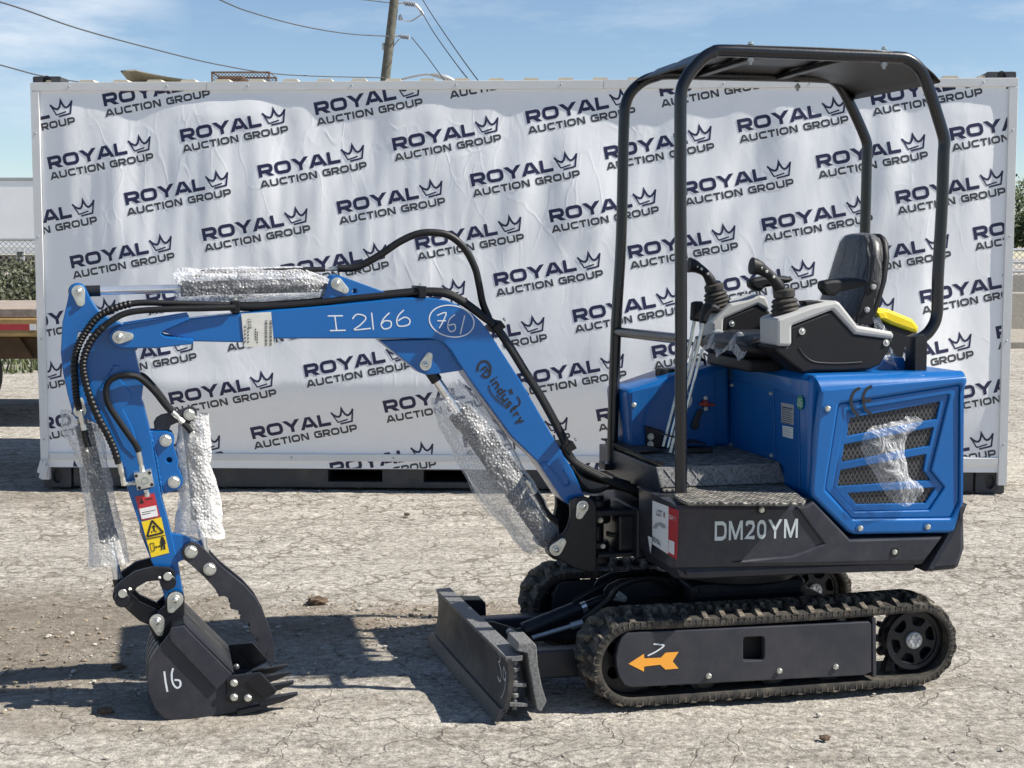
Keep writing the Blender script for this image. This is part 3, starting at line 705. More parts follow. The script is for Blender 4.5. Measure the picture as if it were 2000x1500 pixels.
def dispg(u, z):
    x = min(nu - 1e-6, max(0, (u - ub0) / (ub1 - ub0) * nu)); y = min(nv - 1e-6, max(0, (z - zb0) / (zb1 - zb0) * nv)); i, j = int(x), int(y); a, b = x - i, y - j
    def g(i, j):
        if (i, j) not in _dg: _dg[i, j] = disp(ub0 + (ub1 - ub0) * i / nu, zb0 + (zb1 - zb0) * j / nv)
        return _dg[i, j]
    return max((g(i, j) * (1 - a) + g(i + 1, j) * a) * (1 - b) + (g(i, j + 1) * (1 - a) + g(i + 1, j + 1) * a) * b, 0 if False else -9)
vs = [cp(ub0 + (ub1 - ub0) * i / nu, zb0 + (zb1 - zb0) * j / nv, BO - .012 + disp(ub0 + (ub1 - ub0) * i / nu, zb0 + (zb1 - zb0) * j / nv)) for j in range(nv + 1) for i in range(nu + 1)]
mb.add(vs, [(j * (nu + 1) + i, j * (nu + 1) + i + 1, (j + 1) * (nu + 1) + i + 1, (j + 1) * (nu + 1) + i) for j in range(nv) for i in range(nu)])
ban = empty('banner', cp(0, zb0, BO)); BOR = cp(0, zb0, BO)
tag(ban, 'wrinkled white vinyl banner printed with repeated blue crown logos, hung on the container side', 'banner')
def bb(mb, name, m, par=None, ang=35, rec=True):
    o = mb.build(name, m, None, BOR, ang, rec); o.location = (0, 0, 0); o.parent = par or ban; return o
sheet = bb(mb, 'vinyl_sheet', 'banner', None, 80, False)
# trims
def trim(name, u0, u1, z0, z1): 
    m_ = MB(); cbox(m_, u0, u1, z0, z1, BO - .04, BO + .004, .002); o = bb(m_, name, 'trim')
    L_ = max(u1 - u0, z1 - z0); n = int(L_ / .62)
    for i in range(n + 1):
        f = (i + .4) / (n + .8); a, b = (u0 + (u1 - u0) * f, (z0 + z1) / 2) if u1 - u0 > z1 - z0 else ((u0 + u1) / 2, z0 + (z1 - z0) * f)
        s_ = MB(); s_.dome(cp(a, b, BO + .004), EN, .007, .003, 8); q = bb(s_, 'screw', 'galv', o)
zr = CU(1000, 896, BO)[1]
ucut = CU(1178, 165)[0]; uc2 = CU(405, 165)[0]
trim('top_trim', .0, uc2, ZT - .052, ZT); trim('top_trim', uc2 + .002, ucut, ZT - .054, ZT - .001); trim('top_trim', ucut + .002, CL, ZT - .052, ZT)
trim('side_trim', .0, .052, .06, ZT - .056); trim('side_trim', CL - .052, CL, .06, ZT - .056)
trim('bottom_trim', .056, CL * .52, zr - .02, zr + .022); trim('bottom_trim', CL * .52 + .002, CL - .056, zr - .022, zr + .02)
for i in range(4):
    fb = MB(); x = .0 + .012 * i; z = .11 - .035 * (i % 2)
    fb.loft([[cp(x, z + .07, .05 + .004 * i), cp(x + .02, z + .08, .055 + .004 * i), cp(x + .022, z + .08, .05 + .004 * i)], [cp(x - .02, z, .055 + .004 * i), cp(x + .005, z - .01, .06 + .004 * i), cp(x + .007, z, .055 + .004 * i)]], True)
    bb(fb, 'folded_corner_flap', 'trim')
# logos
pm = MB(); CLIP = (.056, CL - .056, zb0 + .004, ZT - .054)
def addlogo(px, py):
    u0, z0 = CU(px, py, BO)
    th = radians(10.6); c_, s_ = cos(th), sin(th)
    def put(polys, x0, y0, mi):
        for k, pg in polys:
            q = [(u0 + (x0 + a) * c_ - (y0 + b) * s_, z0 + (x0 + a) * s_ + (y0 + b) * c_) for a, b in pg]
            band = 0 if q[0][1] > zr else 1
            lo, hi = ((zr + .024, CLIP[3]) if band == 0 else (CLIP[2], zr - .024))
            for pr_ in ((-1, 0, -CLIP[0]), (1, 0, CLIP[1]), (0, -1, -lo), (0, 1, hi)):
                q = clip(q, *pr_)
                if len(q) < 3: break
            if len(q) >= 3: pm.add([cp(a, b, BO - .012 + .0013 + k * .0002 + dispg(a, b)) for a, b in q], [tuple(range(len(q)))], mi)
    H1 = .078; a, wd = text2d('ROYAL', H1, .27, .2, 1.3, .28); f = .512 / wd
    put([(k, [(x * f, y) for x, y in p]) for k, p in a], 0, 0, 0)
    H2 = .0455; b, wd2 = text2d('AUCTION GROUP', H2, .265, .2, 1.18, .5); f = .664 / wd2
    put([(k, [(x * f, y) for x, y in p]) for k, p in b], .0, -.066, 1)
    cw, ch = .14, .097; cr_ = []
    for k, (ln, st) in enumerate((([(0, .8), (.1, .62), (.22, .49), (.32, .46), (.4, .56), (.46, .75), (.5, 1.02), (.55, .75), (.61, .56), (.69, .46), (.79, .49), (.9, .62), (1, .8)], .0125), ([(.0, .84), (.2, .13), (.24, .11), (.67, .2)], .0085), ([(1.0, .84), (.84, .03), (.3, -.02)], .0105))):
        cr_ += [(k % 3, p) for p in ribbon([(x * cw, y * ch) for x, y in ln], st, False, .03)]
    put(cr_, .528, .0, 0)
# lattice read from the print
for i in range(-3, 10):
    for j in range(-10, 10):
        px = 356 + 260.3 * i - 107.2 * j; py = 278 - 53.2 * i + 123.3 * j
        if -140 < px < 2020 and 120 < py < 990: addlogo(px, py)
bb(pm, 'printed_logos', ['navy', 'gprint'], sheet, 0, False)
# ---- things on the container roof
def onroof(px, Y): return YP(px, 150, Y).x
RZ = ZT + .024
x0 = YP(230, 140, 10.1); x1 = YP(376, 160, 10.1)
mb = MB(); r1 = []
for t in range(13):
    f = t / 12; p = YP(232 + (376 - 232) * f, 0, 10.1); zt_ = YP(0, 133 + 27 * max(0, (f - .16)) ** .9 if f > .16 else 138 - 5 * f / .16, 10.1).z
    r1.append((p.x, zt_))
for (oy) in (0,):
    top = [Vector((a, 10.1 + .12 * sin(i * .25), b)) for i, (a, b) in enumerate(r1)]; mid = [Vector((a + .02, 10.55, b + .01 - .12 * (1 - i / 12))) for i, (a, b) in enumerate(r1)]
    bot = [Vector((a, 10.02, RZ)) for a, b in r1]; bk = [Vector((a, 10.9, RZ)) for a, b in r1]
    def strip(rows, th=.006):
        n = len(rows[0]); v_ = [p for r in rows for p in r]
        mb.add(v_, [(i * n + j, i * n + j + 1, (i + 1) * n + j + 1, (i + 1) * n + j) for i in range(len(rows) - 1) for j in range(n - 1)])
    strip([top, mid, bk])
o = mb.build('curved_panel', 'olive', None, (x0.x, 10.3, RZ), 50); so_ = o.modifiers.new('thickness', 'SOLIDIFY'); so_.thickness = .012
tag(o, 'bent drab sheet metal panel lying on the container roof at its left', 'metal panel')
bx0, bx1 = YP(414, 150, 10).x, YP(526, 150, 10).x; bz = YP(450, 141, 10).z
bk_ = empty('wire_basket', ((bx0 + bx1) / 2, 10.15, RZ)); tag(bk_, 'rusty wire mesh basket sitting on the container roof', 'basket'); OB = Vector(bk_.location)
def bo(mb, n, m): o = mb.build(n, m, None, OB); o.location = (0, 0, 0); o.parent = bk_; return o
mb = MB()
for yy in (10, 10.3): mb.add([(bx0, yy, RZ), (bx1, yy, RZ), (bx1, yy, bz), (bx0, yy, bz)], [(0, 1, 2, 3)])
bo(mb, 'mesh_sides', M['basket'])
mb = MB()
for zz_ in (RZ + .01, bz): mb.tube([(bx0, 10, zz_), (bx1, 10, zz_), (bx1, 10.3, zz_), (bx0, 10.3, zz_), (bx0, 10, zz_)], .006, 6)
for x in (bx0, bx1):
    for y in (10, 10.3): mb.tube([(x, y, RZ), (x, y, bz)], .006, 6)
bo(mb, 'frame', 'rust')
mb = MB(); mb.box((bx0 + .02, 10.06, RZ), (bx0 + .2, 10.24, bz - .015), .02); mb.box((bx0 + .16, 10.04, RZ), (bx1 - .04, 10.26, bz - .05), .015); bo(mb, 'contents', 'rust')
# ---- utility pole, lines, street lamp
pb = YP(702, 594, 45); pb.z = 0; ptop = YP(792, -190, 45)
up_ = empty('utility_pole', pb); tag(up_, 'leaning grey wooden utility pole rising behind the container', 'utility pole')
def upb(mb, n, m): o = mb.build(n, m, None, pb); o.location = (0, 0, 0); o.parent = up_; return o
mb = MB(); mb.tube([pb + (ptop - pb) * t for t in (0, .2, .4, .6, .8, 1)], .15, 14, lambda t, i: .17 - .045 * t); upb(mb, 'pole', 'pole')
def ins(a, b, r, n=7):
    mb = MB(); A_, B_ = YP(*a), YP(*b); mb.tube([A_ + (B_ - A_) * (i / (n * 2)) for i in range(n * 2 + 1)], r, 10, lambda t, i: r if i % 2 else r * .5); upb(mb, 'insulator', 'porc')
ins((782, 71, 45), (800, 73, 45), .09); ins((790, 6, 45), (812, 9, 45), .1)
mb = MB(); mb.tube([YP(760, 70, 45), YP(783, 71, 45)], .03, 6); mb.tube([YP(766, 5, 45), YP(791, 6, 45)], .03, 6); mb.tube([YP(767, 92, 45), YP(780, 76, 45)], .02, 6)
mb.tube([YP(812, 9, 45), YP(820, 18, 45), YP(826, 29, 45)], .05, 6); upb(mb, 'bracket', 'galv')
mb = MB(); mb.tube([YP(782, 28, 45), YP(786, 37, 45), YP(796, 41, 45), YP(806, 40, 45), YP(822, 29, 45)], .02, 6, smooth=4); mb.tube([YP(782, 30, 45), YP(781, 40, 45)], .05, 8); mb.tube([YP(749, 84, 45), YP(750, 98, 45)], .05, 8); upb(mb, 'jumper', 'galv')
def line(pts, r, lab):
    mb = MB(); P = [YP(*p) for p in pts]; mb.tube(P, r, 5, smooth=8); o = mb.build('power_line', 'wire', None, P[0]); tag(o, lab, 'power line', 'overhead power lines')
line([(-300, -75, 24), (0, 4, 27), (150, 55, 30), (300, 96, 34), (430, 127, 38), (560, 146, 41), (757, 152, 45)], .016, 'long overhead wire sagging from the upper left down to the pole near the container top')
line([(200, -110, 28), (430, 0, 32), (500, 27, 34), (590, 51, 38), (680, 66, 42), (763, 71, 45)], .016, 'overhead wire reaching the lower insulator of the pole from the upper left')
line([(560, -22, 40), (680, -4, 43), (715, 0, 44), (766, 6, 45)], .016, 'short visible overhead wire meeting the pole at the top of the photo')
line([(-260, 60, 40), (0, 127, 55), (80, 148, 62), (160, 161, 70), (300, 182, 80)], .03, 'twisted overhead wire low at the left above the container corner')
line([(822, 20, 45), (845, 60, 41), (880, 110, 37), (922, 163, 33), (1000, 240, 30)], .015, 'inner of the two parallel wires running down right from the pole top')
line([(790, -70, 45), (826, 0, 42), (870, 68, 38), (936, 160, 33), (1020, 260, 30)], .015, 'outer of the two parallel wires running down right from the pole top')
line([(804, 73, 45), (830, 105, 43), (860, 146, 41), (900, 200, 39)], .015, 'short wire dropping from the lower insulator to the street lamp')
lp = YP(690, 566, 62); lp.z = 0
sl_ = empty('street_lamp', lp); tag(sl_, 'grey street lamp whose curved arm shows just above the container', 'street lamp')
def slb(mb, n, m): o = mb.build(n, m, None, lp); o.location = (0, 0, 0); o.parent = sl_; return o
mb = MB(); q = YP(690, 190, 62); mb.tube([lp, q], .1, 10); slb(mb, 'post', 'galv')
mb = MB(); mb.tube([YP(690, 195, 62), YP(740, 171, 62), YP(785, 155, 62), YP(825, 146, 62), YP(845, 146, 62)], .045, 8, smooth=5); slb(mb, 'arm', 'galv')
mb = MB(); mb.tube([YP(842, 146, 62), YP(852, 147, 62), YP(875, 153, 62), YP(888, 158, 62)], .1, 10, lambda t, i: (.06, .1, .12, .05)[i]); slb(mb, 'lamp_head', 'galv')
# ---- flat trailer at the left
YT = 12.7
def zt(y): return YP(0, y, YT).z
ft = empty('flatbed_trailer', (-7.5, YT + 1.2, 0)); FO = Vector(ft.location); tag(ft, 'yellow flatbed trailer with weathered deck parked left of the container', 'trailer')
def fb(mb, n, m, par=None): o = mb.build(n, m, None, FO); o.location = (0, 0, 0); o.parent = par or ft; return o
XR, XL = -3.3, -12.5
mb = MB()
for i in range(10): mb.box((XL, YT + .03 + i * .243, zt(621)), (XR, YT + .03 + i * .243 + .236, zt(603)), .008)
fb(mb, 'deck', 'wood')
mb = MB(); mb.box((XL, YT, zt(658)), (XR, YT + .1, zt(622)), .01); mb.box((XL, YT + 2.35, zt(658)), (XR, YT + 2.45, zt(622)), .01); fb(mb, 'side_rail', 'tyellow')
mb = MB(); mb.box((XL, YT + .12, zt(703)), (XR, YT + .3, zt(658)), .01); mb.box((XL, YT + 2.1, zt(703)), (XR, YT + 2.28, zt(658)), .01)
for x in (-4.2, -5.6, -7, -8.4, -9.8, -11): mb.box((x, YT + .3, zt(690)), (x + .1, YT + 2.1, zt(660)), .01)
mb.plate([[(YP(-20, 700, YT).x, zt(700)), (YP(60, 700, YT).x, zt(700)), (YP(32, 659, YT).x, zt(659)), (YP(-20, 659, YT).x, zt(659))]], .05, .004, lambda x, z, d: Vector((x, YT + .06 + d, z)))
fb(mb, 'chassis_beam', 'tbrown')
for k in range(9):
    xx = YP(57, 640, YT).x - .62 * k
    mb = MB(); mb.box((xx - .3, YT - .003, zt(645)), (xx, YT + .001, zt(633)), 0); fb(mb, 'reflector_tape', 'red')
    mb = MB(); mb.box((xx + .004, YT - .003, zt(645)), (xx + .06, YT + .001, zt(633)), 0); fb(mb, 'reflector_tape', 'white')
def wheel(x, y, r, w, par, org, f):
    mb = MB(); mb.cyl((x, y, r), (x, y + w, r), r, n=36, bev=.03); t = f(mb, 'wheel', 'tyre', par)
    mb = MB(); mb.cyl((x, y - .004, r), (x, y + .05, r), r * .5, n=24, bev=.01); mb.dome((x, y - .004, r), (0, -1, 0), .09, .06); mb2 = f(mb, 'rim', 'galv', t)
for wx in (YP(13, 720, YT + .05).x - .56, YP(13, 720, YT + .05).x - 1.55):
    for wy in (YT + .05, YT + 2.1): wheel(wx - (1.9 if wy > YT + 1 else 0.0), wy, .45, .25, ft, FO, fb)
# ---- white box trailer far left
vt = empty('box_trailer', (-25, 55, 0)); VO = Vector(vt.location); tag(vt, 'long white box trailer parked beyond the fence at far left', 'trailer')
def vb(mb, n, m, par=None): o = mb.build(n, m, None, VO); o.location = (0, 0, 0); o.parent = par or vt; return o
z0 = YP(0, 481, 54).z; z1 = YP(0, 352, 54).z; vx0, vx1 = -30, YP(150, 400, 54).x
mb = MB(); mb.box((vx0, 54, z0), (vx1, 56.5, z1), .03)
vb(mb, 'body', 'vanw')
mb = MB(); mb.box((vx0, 53.97, z1 + .002), (vx1, 56.53, z1 + .1), .02); vb(mb, 'roof_rail', 'galv')
mb = MB(); mb.box((vx0, 53.97, YP(0, 497, 54).z), (vx1, 54.2, z0 - .002), .01); vb(mb, 'side_rail', 'trim')
mb = MB(); mb.box((vx0 + .5, 54.5, .9), (vx1 - .5, 56, YP(0, 498, 54).z), .02); mb.box((vx1 - 3.2, 54.3, .2), (vx1 - 3, 54.5, 1.3), .01); vb(mb, 'underframe', 'tdark')
for wx in (-28, -26.8):
    for wy in (54.05, 56.1): wheel(wx, wy, .52, .3, vt, VO, vb)
# ---- fences
def fence(x0, x1, Y, ztop, zbot, sp, lab, rails, org=None):
    e = empty('chain_link_fence', ((x0 + x1) / 2, Y, 0)); tag(e, lab, 'fence', 'chain link fences'); O_ = Vector(e.location)
    def B(mb, n, m): o = mb.build(n, m, None, O_); o.location = (0, 0, 0); o.parent = e
    m_ = MB(); m_.add([(x0, Y, zbot), (x1, Y, zbot), (x1, Y, ztop), (x0, Y, ztop)], [(0, 1, 2, 3)]); B(m_, 'wire_mesh', 'chain')
    x = x0
    while x <= x1 + .01: m_ = MB(); m_.cyl((x, Y + .04, 0), (x, Y + .04, ztop + .03), .035, n=10); B(m_, 'post', 'galv'); x += sp
    for z in rails: m_ = MB(); m_.tube([(x0, Y + .02, z), (x1, Y + .02, z)], .03, 8); B(m_, 'rail', 'galv')
fence(-20, -6.5, 30, YP(0, 468, 30).z, .1, 2.7, 'chain link fence in front of the white box trailer', (YP(0, 468, 30).z,))
fence(8.3, 24, 27, YP(0, 488, 27).z, .3, 1.9, 'low chain link fence with pipe rails behind the concrete barriers at right', (YP(0, 488, 27).z, YP(0, 512, 27).z, YP(0, 530, 27).z))
mb = MB(); sx0, sx1 = YP(32, 490, 29.95).x, YP(48, 490, 29.95).x; sz0, sz1 = YP(0, 511, 29.95).z, YP(0, 489, 29.95).z
mb.box((sx0, 29.93, sz0), (sx1, 29.95, sz1), .004); sg = mb.build('fence_sign', 'paper', None, (sx0, 29.94, sz0)); tag(sg, 'small tan notice board wired to the fence at far left', 'sign')
mb = MB()
for i, f in enumerate((.2, .34, .5, .82)): mb.box((sx0 + .02, 29.926, sz1 - (sz1 - sz0) * f - .012), (sx1 - .02 - .03 * (i % 2), 29.929, sz1 - (sz1 - sz0) * f + .012), 0)
q = mb.build('printed_lines', 'ink', None, (sx0, 29.94, sz0)); q.location = (0, 0, 0); q.parent = sg
# ---- concrete barriers
def barrier(x0, x1, Y, h, lab):
    pr_ = [(0, 0), (0, .09), (.16, .3), (.22, h - .02), (.24, h), (.36, h), (.38, h - .02), (.44, .3), (.6, .09), (.6, 0)]
    m_ = MB(); m_.loft([[(x, Y + a, b) for a, b in pr_] for x in (x0, x0 + .02, x1 - .02, x1)], True)
    tag(m_.build('concrete_barrier', 'conc', None, ((x0 + x1) / 2, Y, 0), 25), lab, 'barrier', 'concrete barriers at the yard edge')
barrier(6.9, 10.9, 23.7, .89, 'near stained concrete barrier just right of the container')
barrier(11, 15, 23.7, .89, 'stained concrete barrier beyond the right edge of the nearest one')
barrier(8.2, 12.2, 28.6, 1.12, 'farther concrete barrier seen above the near one')
barrier(12.3, 16.3, 28.6, 1.12, 'farthest right concrete barrier in the back row')
# ---- vegetation
def leaves(mb, c, R, n, sz, flat=1.0):
    for i in range(n):
        d = Vector((random.gauss(0, 1), random.gauss(0, 1), random.gauss(0, 1))).normalized() * random.random() ** .4
        p = c + Vector((d.x * R.x, d.y * R.y, d.z * R.z)); a = Vector((random.gauss(0, 1), random.gauss(0, 1), random.gauss(0, 1))).normalized(); b = a.orthogonal().normalized(); s = sz * random.uniform(.6, 1.3)
        mb.add([p - a * s, p + b * s * .45, p + a * s, p - b * s * .45], [(0, 1, 2, 3)])
def tree(x, y, h, lab, wide=1.0):
    e = empty('roadside_tree', (x, y, 0)); tag(e, lab, 'tree', 'trees beyond the yard'); O_ = Vector(e.location)
    def B(mb, n, m, a=35): o = mb.build(n, m, None, O_, a, False); o.location = (0, 0, 0); o.parent = e
    m_ = MB(); m_.tube([(x, y, 0), (x + .05, y, h * .3), (x - .05, y, h * .6), (x, y, h * .85)], .15, 8, lambda t, i: .14 * (1 - .8 * t)); cs = []
    for k in range(11):
        a = random.uniform(0, 6.28); z = h * random.uniform(.25, .6); q = Vector((x + cos(a) * wide * random.uniform(.5, 1.3), y + sin(a) * wide * random.uniform(.5, 1.2), min(h * .95, z + h * random.uniform(.1, .42))))
        m_.tube([(x, y, z), tuple((Vector((x, y, z)) + q) / 2 + Vector((0, 0, .08))), q], .05, 6, lambda t, i: .05 * (1 - .8 * t)); cs.append(q)
    B(m_, 'trunk', 'bark')
    m_ = MB(); cs.append(Vector((x, y, h * .9)))
    for q in cs: leaves(m_, q, Vector((.75 * wide, .7 * wide, .55)) * random.uniform(.7, 1.2), 620, .075)
    B(m_, 'crown', 'leaf', 0)
tree(YP(1992, 400, 38).x + .6, 38, 3.3, 'leafy green tree just right of the container edge', 1.1)
tree(YP(2060, 400, 41).x + 1.5, 41, 3.9, 'taller green tree at the right edge behind the fence', 1.4)
tree(19.2, 40, 3.5, 'green tree outermost beyond the right edge of the photo', 1.3)
def bush(x, y, h, r, lab):
    e = empty('shrub', (x, y, 0)); tag(e, lab, 'shrub', 'shrubs along the left fence'); O_ = Vector(e.location)
    def B(mb, n, m, a=35): o = mb.build(n, m, None, O_, a, False); o.location = (0, 0, 0); o.parent = e
    s = MB(); L_ = MB()
    for k in range(16):
        a = random.uniform(0, 6.28); q = Vector((x + cos(a) * r * random.uniform(.2, 1), y + sin(a) * r * .7 * random.uniform(.2, 1), h * random.uniform(.55, 1))); s.tube([(x + .1 * cos(a), y, 0), tuple((Vector((x, y, 0)) + q) / 2), q], .02, 5, lambda t, i: .022 * (1 - .7 * t)); leaves(L_, q - Vector((0, 0, h * .15)), Vector((.3, .3, .36 * h)), 200, .045)
    B(s, 'stem', 'bark'); B(L_, 'foliage', 'bush', 0)
bush(YP(25, 550, 27).x, 27, 1.25, .85, 'dark olive shrub under the small fence sign'); bush(YP(72, 550, 26).x, 26, 1.3, .7, 'olive shrub touching the left container edge'); bush(YP(-60, 550, 27).x, 27, 1.1, .9, 'low olive shrub beyond the left edge of the photo'); bush(YP(48, 560, 25).x, 25, .95, .6, 'shorter dry shrub in front of the fence shrubs')
mb = MB()
for i in range(7000):
    x = random.uniform(-13, -4.6); y = 18.5 + 4.5 * random.random() + .3 * sin(x * 2)
    if noise.noise(Vector((x * .9, y * .9, 0))) < -.05: continue
    h = random.uniform(.04, .16); a = random.uniform(0, 6.28); b = Vector((cos(a), sin(a), 0)) * .02; tp = Vector((random.gauss(0, .03), random.gauss(0, .03), h)); p = Vector((x, y, -.01)); mb.add([p - b, p + b, p + tp], [(0, 1, 2)])
tag(mb.build('grass', 'grass', ang=0, recalc=False), 'low green weeds growing on the verge behind the flatbed trailer', 'grass', None, 'stuff')
# ================================================================== EXCAVATOR
EXC = empty('mini_excavator', MO, YAW)
tag(EXC, 'blue and charcoal tracked mini excavator with black canopy, boom reaching left', 'excavator')
R1 = zz(0, 480, 3.3333); R2 = zz(80, 750, 4); R3 = zz(180, 1020, 3.572); R4 = zz(500, 420, 2.857); R5 = zz(800, 640, 3); R6 = zz(800, 1040, 3.3333)
R7 = zz(1100, 840, 3.3333); R8 = zz(1300, 1040, 3.077); CN = zz(1150, 60, 2.6667); ST = zz(1280, 430, 3.5714); FL = zz(1180, 640, 4.1667); EG = zz(1500, 680, 3.3333)
def Q(z, *a): return z(*a)[0]
def BT(px, w, r, par, name='bolt', m='zinc'): return bolt(U(px[0], px[1], w), r, par, name, m=m)
def SW(px, w, r, par): return screw(U(px[0], px[1], w), r, par)
def WP(z, w, *a): return [U(x, y, w) for x, y in z(*a)]
# ---------------------------------------------------------------- tracks
TF, TR, TZ, TRR = -.405, .612, .157, .139
def stad(r, n=16):
    o = []
    L = TR - TF
    for i in range(26): o.append((TF + L * i / 26, TZ + r + (-.006 * sin(pi * i / 26))))
    for i in range(n): a = pi / 2 - pi * i / n; o.append((TR + r * cos(a), TZ + r * sin(a)))
    for i in range(26): o.append((TR - L * i / 26, TZ - r))
    for i in range(n): a = -pi / 2 - pi * i / n; o.append((TF + r * cos(a), TZ + r * sin(a)))
    return o
W0, W1 = -.5, -.275
def make_track():
    so_ = stad(TRR, 20); si = stad(TRR - .026, 20); n = len(so_); mb = MB(); vs = []
    for (a, b), (c, d) in zip(so_, si): vs += [(a, W0 + .004, b), (a, W1 - .004, b), (a * .5 + c * .5, W1, b * .5 + d * .5), (c, W1 - .004, d), (c, W0 + .004, d), (a * .5 + c * .5, W0, b * .5 + d * .5)]
    mb.add(vs, [(i * 6 + j, i * 6 + (j + 1) % 6, ((i + 1) % n) * 6 + (j + 1) % 6, ((i + 1) % n) * 6 + j) for i in range(n) for j in range(6)])
    btm = mb
    # arc-length lookup
    P = [Vector((a, b)) for a, b in stad(TRR, 40)]; P.append(P[0]); S = [0]
    for i in range(1, len(P)): S.append(S[-1] + (P[i] - P[i - 1]).length)
    def at(s):
        s %= S[-1]
        for i in range(1, len(P)):
            if S[i] >= s:
                t = (s - S[i - 1]) / max(1e-9, S[i] - S[i - 1]); p = P[i - 1].lerp(P[i], t); d = (P[i] - P[i - 1]).normalized(); return p, d, Vector((-d.y, d.x))
    NL = 46; pit = S[-1] / NL; lug = MB()
    for k in range(NL):
        for half in (0, 1):
            s = (k + .5 * half) * pit
            wa, wb = ((W0 + .001, W0 + .128), (W1 - .128, W1 - .001))[half]; sl = (.016, -.016)[half]
            rings = []
            for f in (0, .3, .55, 1):
                w = wa + (wb - wa) * f; p, d, nn = at(s + sl * (f - .5)); g_ = f if half == 0 else 1 - f; hh = (.003 + .019 * min(1, g_ * 1.7)); b = .0165; t = .009 - .003 * g_
                rings.append([Vector((q.x, w, q.y)) for q in (p - d * b - nn * .002, p - d * t + nn * hh, p + d * t + nn * hh, p + d * b - nn * .002)])
            lug.loft(rings, True)
        p, d, nn = at(k * pit); q = p - nn * .024
        btm.loft([[Vector((z.x, w, z.y)) for z in (q - d * .013, q - d * .007 - nn * .03, q + d * .007 - nn * .03, q + d * .013)] for w in (-.405, -.37)], True)
    # edge ribs
    for k in range(NL * 3):
        p, d, nn = at(k * pit / 3)
        lug.loft([[Vector((z.x, w, z.y)) for z in (p - d * .0015 - nn * .001, p + d * .0015 - nn * .001, p + d * .0015 - nn * .018, p - d * .0015 - nn * .018)] for w in (W0 - .0006, W0 + .006)], True)
    belt = btm.build('rubber_track', 'rubber', EXC); lug.build('tread_lugs', 'treadr', belt, ang=25)
    # side frame
    fp = [(1226, 1236), (1698, 1214), (1703, 1220), (1703, 1312), (1690, 1319), (1235, 1343), (1220, 1339), (1209, 1322), (1204, 1302), (1203, 1283), (1207, 1262), (1214, 1245)]
    hole = l2([(1452, 1245), (1493, 1243), (1493, 1289), (1452, 1291)], -.499, .012)
    fr = MB(); lp = l2(fp, -.499)
    fr.plate([lp, hole], .03, .004, lambda x, z, d: Vector((x, -.499 + d, z)))
    fr.plate([[(TF - .0, .105), (.42, .105), (.42, .225), (TF - .0, .225)]], .1, .01, lambda x, z, d: Vector((x, -.43 + d, z)))
    f = fr.build('track_frame', 'frame', belt)
    PL('end_plate', [(1704, 1207), (1711, 1207), (1712, 1322), (1705, 1323)], -.501, -.3, 'frame', belt, .002)
    b_ = MB(); c = U(1472, 1268, -.44); b_.box((c.x - .06, -.447, c.z - .06), (c.x + .06, -.44, c.z + .06), .002); b_.build('access_opening', 'core', belt)
    for px in ((1384, 1320), (1522, 1310), (1632, 1302)):
        BT(px, -.499, .0085, belt); c = U(px[0], px[1], -.499); r = MB(); r.cyl((c.x, -.45, .078), (c.x, -.31, .078), .05, n=28, bev=.006); r.cyl((c.x, -.46, .078), (c.x, -.45, .078), .03); r.build('track_roller', 'dark', belt)
    sp = MB(); ws = -.455; sc = (TR, TZ + .006)
    def cir(r, n=40, a0=0): return [(sc[0] + r * cos(2 * pi * i / n + a0), sc[1] + r * sin(2 * pi * i / n + a0)) for i in range(n)]
    wins = []
    for k in range(6):
        a = 2 * pi * k / 6 + .26; loop = [(a - .26, .052), (a + .26, .052), (a + .36, .084), (a - .36, .084)]
        wins.append(fillet([(sc[0] + r * cos(t), sc[1] + r * sin(t)) for t, r in loop], .012))
    sp.plate([cir(.1)] + wins, .012, .003, lambda x, z, d: Vector((x, ws + d, z)))
    sp.ring((sc[0], ws - .006, sc[1]), (0, 1, 0), .088, .102, .02, 40)
    for k in range(14):
        a = 2 * pi * k / 14; q = [(sc[0] + r * cos(a + t), sc[1] + r * sin(a + t)) for r, t in ((.098, -.13), (.118, -.07), (.118, .07), (.098, .13))]
        sp.plate([q], .03, .002, lambda x, z, d: Vector((x, -.42 + d, z)))
    sp.plate([cir(.1)], .03, .002, lambda x, z, d: Vector((x, -.42 + d, z)))
    s = sp.build('drive_sprocket', 'dark', belt)
    hb = MB(); hb.cyl((sc[0], ws - .012, sc[1]), (sc[0], ws + .01, sc[1]), .03, n=24, bev=.003)
    for k in range(6): a = pi / 3 * k; hb.cyl((sc[0] + .017 * cos(a), ws - .017, sc[1] + .017 * sin(a)), (sc[0] + .017 * cos(a), ws - .011, sc[1] + .017 * sin(a)), .0065, n=6)
    hb.build('sprocket_hub', 'galv', belt)
    idl = MB(); ic = (TF, TZ)
    wn = []
    for k in range(5):
        a = 2 * pi * k / 5; wn.append([(ic[0] + .066 * cos(a) + .02 * cos(2 * pi * i / 12), ic[1] + .066 * sin(a) + .02 * sin(2 * pi * i / 12)) for i in range(12)])
    for w in (-.44, -.335): idl.plate([[(ic[0] + .112 * cos(2 * pi * i / 36), ic[1] + .112 * sin(2 * pi * i / 36)) for i in range(36)]] + wn, .012, .003, lambda x, z, d, w=w: Vector((x, w + d, z)))
    idl.ring((ic[0], -.43, ic[1]), (0, 1, 0), .095, .112, .1, 36); idl.cyl((ic[0], -.45, ic[1]), (ic[0], -.31, ic[1]), .03)
    idl.build('front_idler', 'dark', belt)
    return belt
belt = make_track()
far = copy_tree(belt, EXC); far.location = (0, .775, 0)
ar = MB(); quadZ = lambda z, w, *a: [U(x, y, w) for x, y in z(*a)]
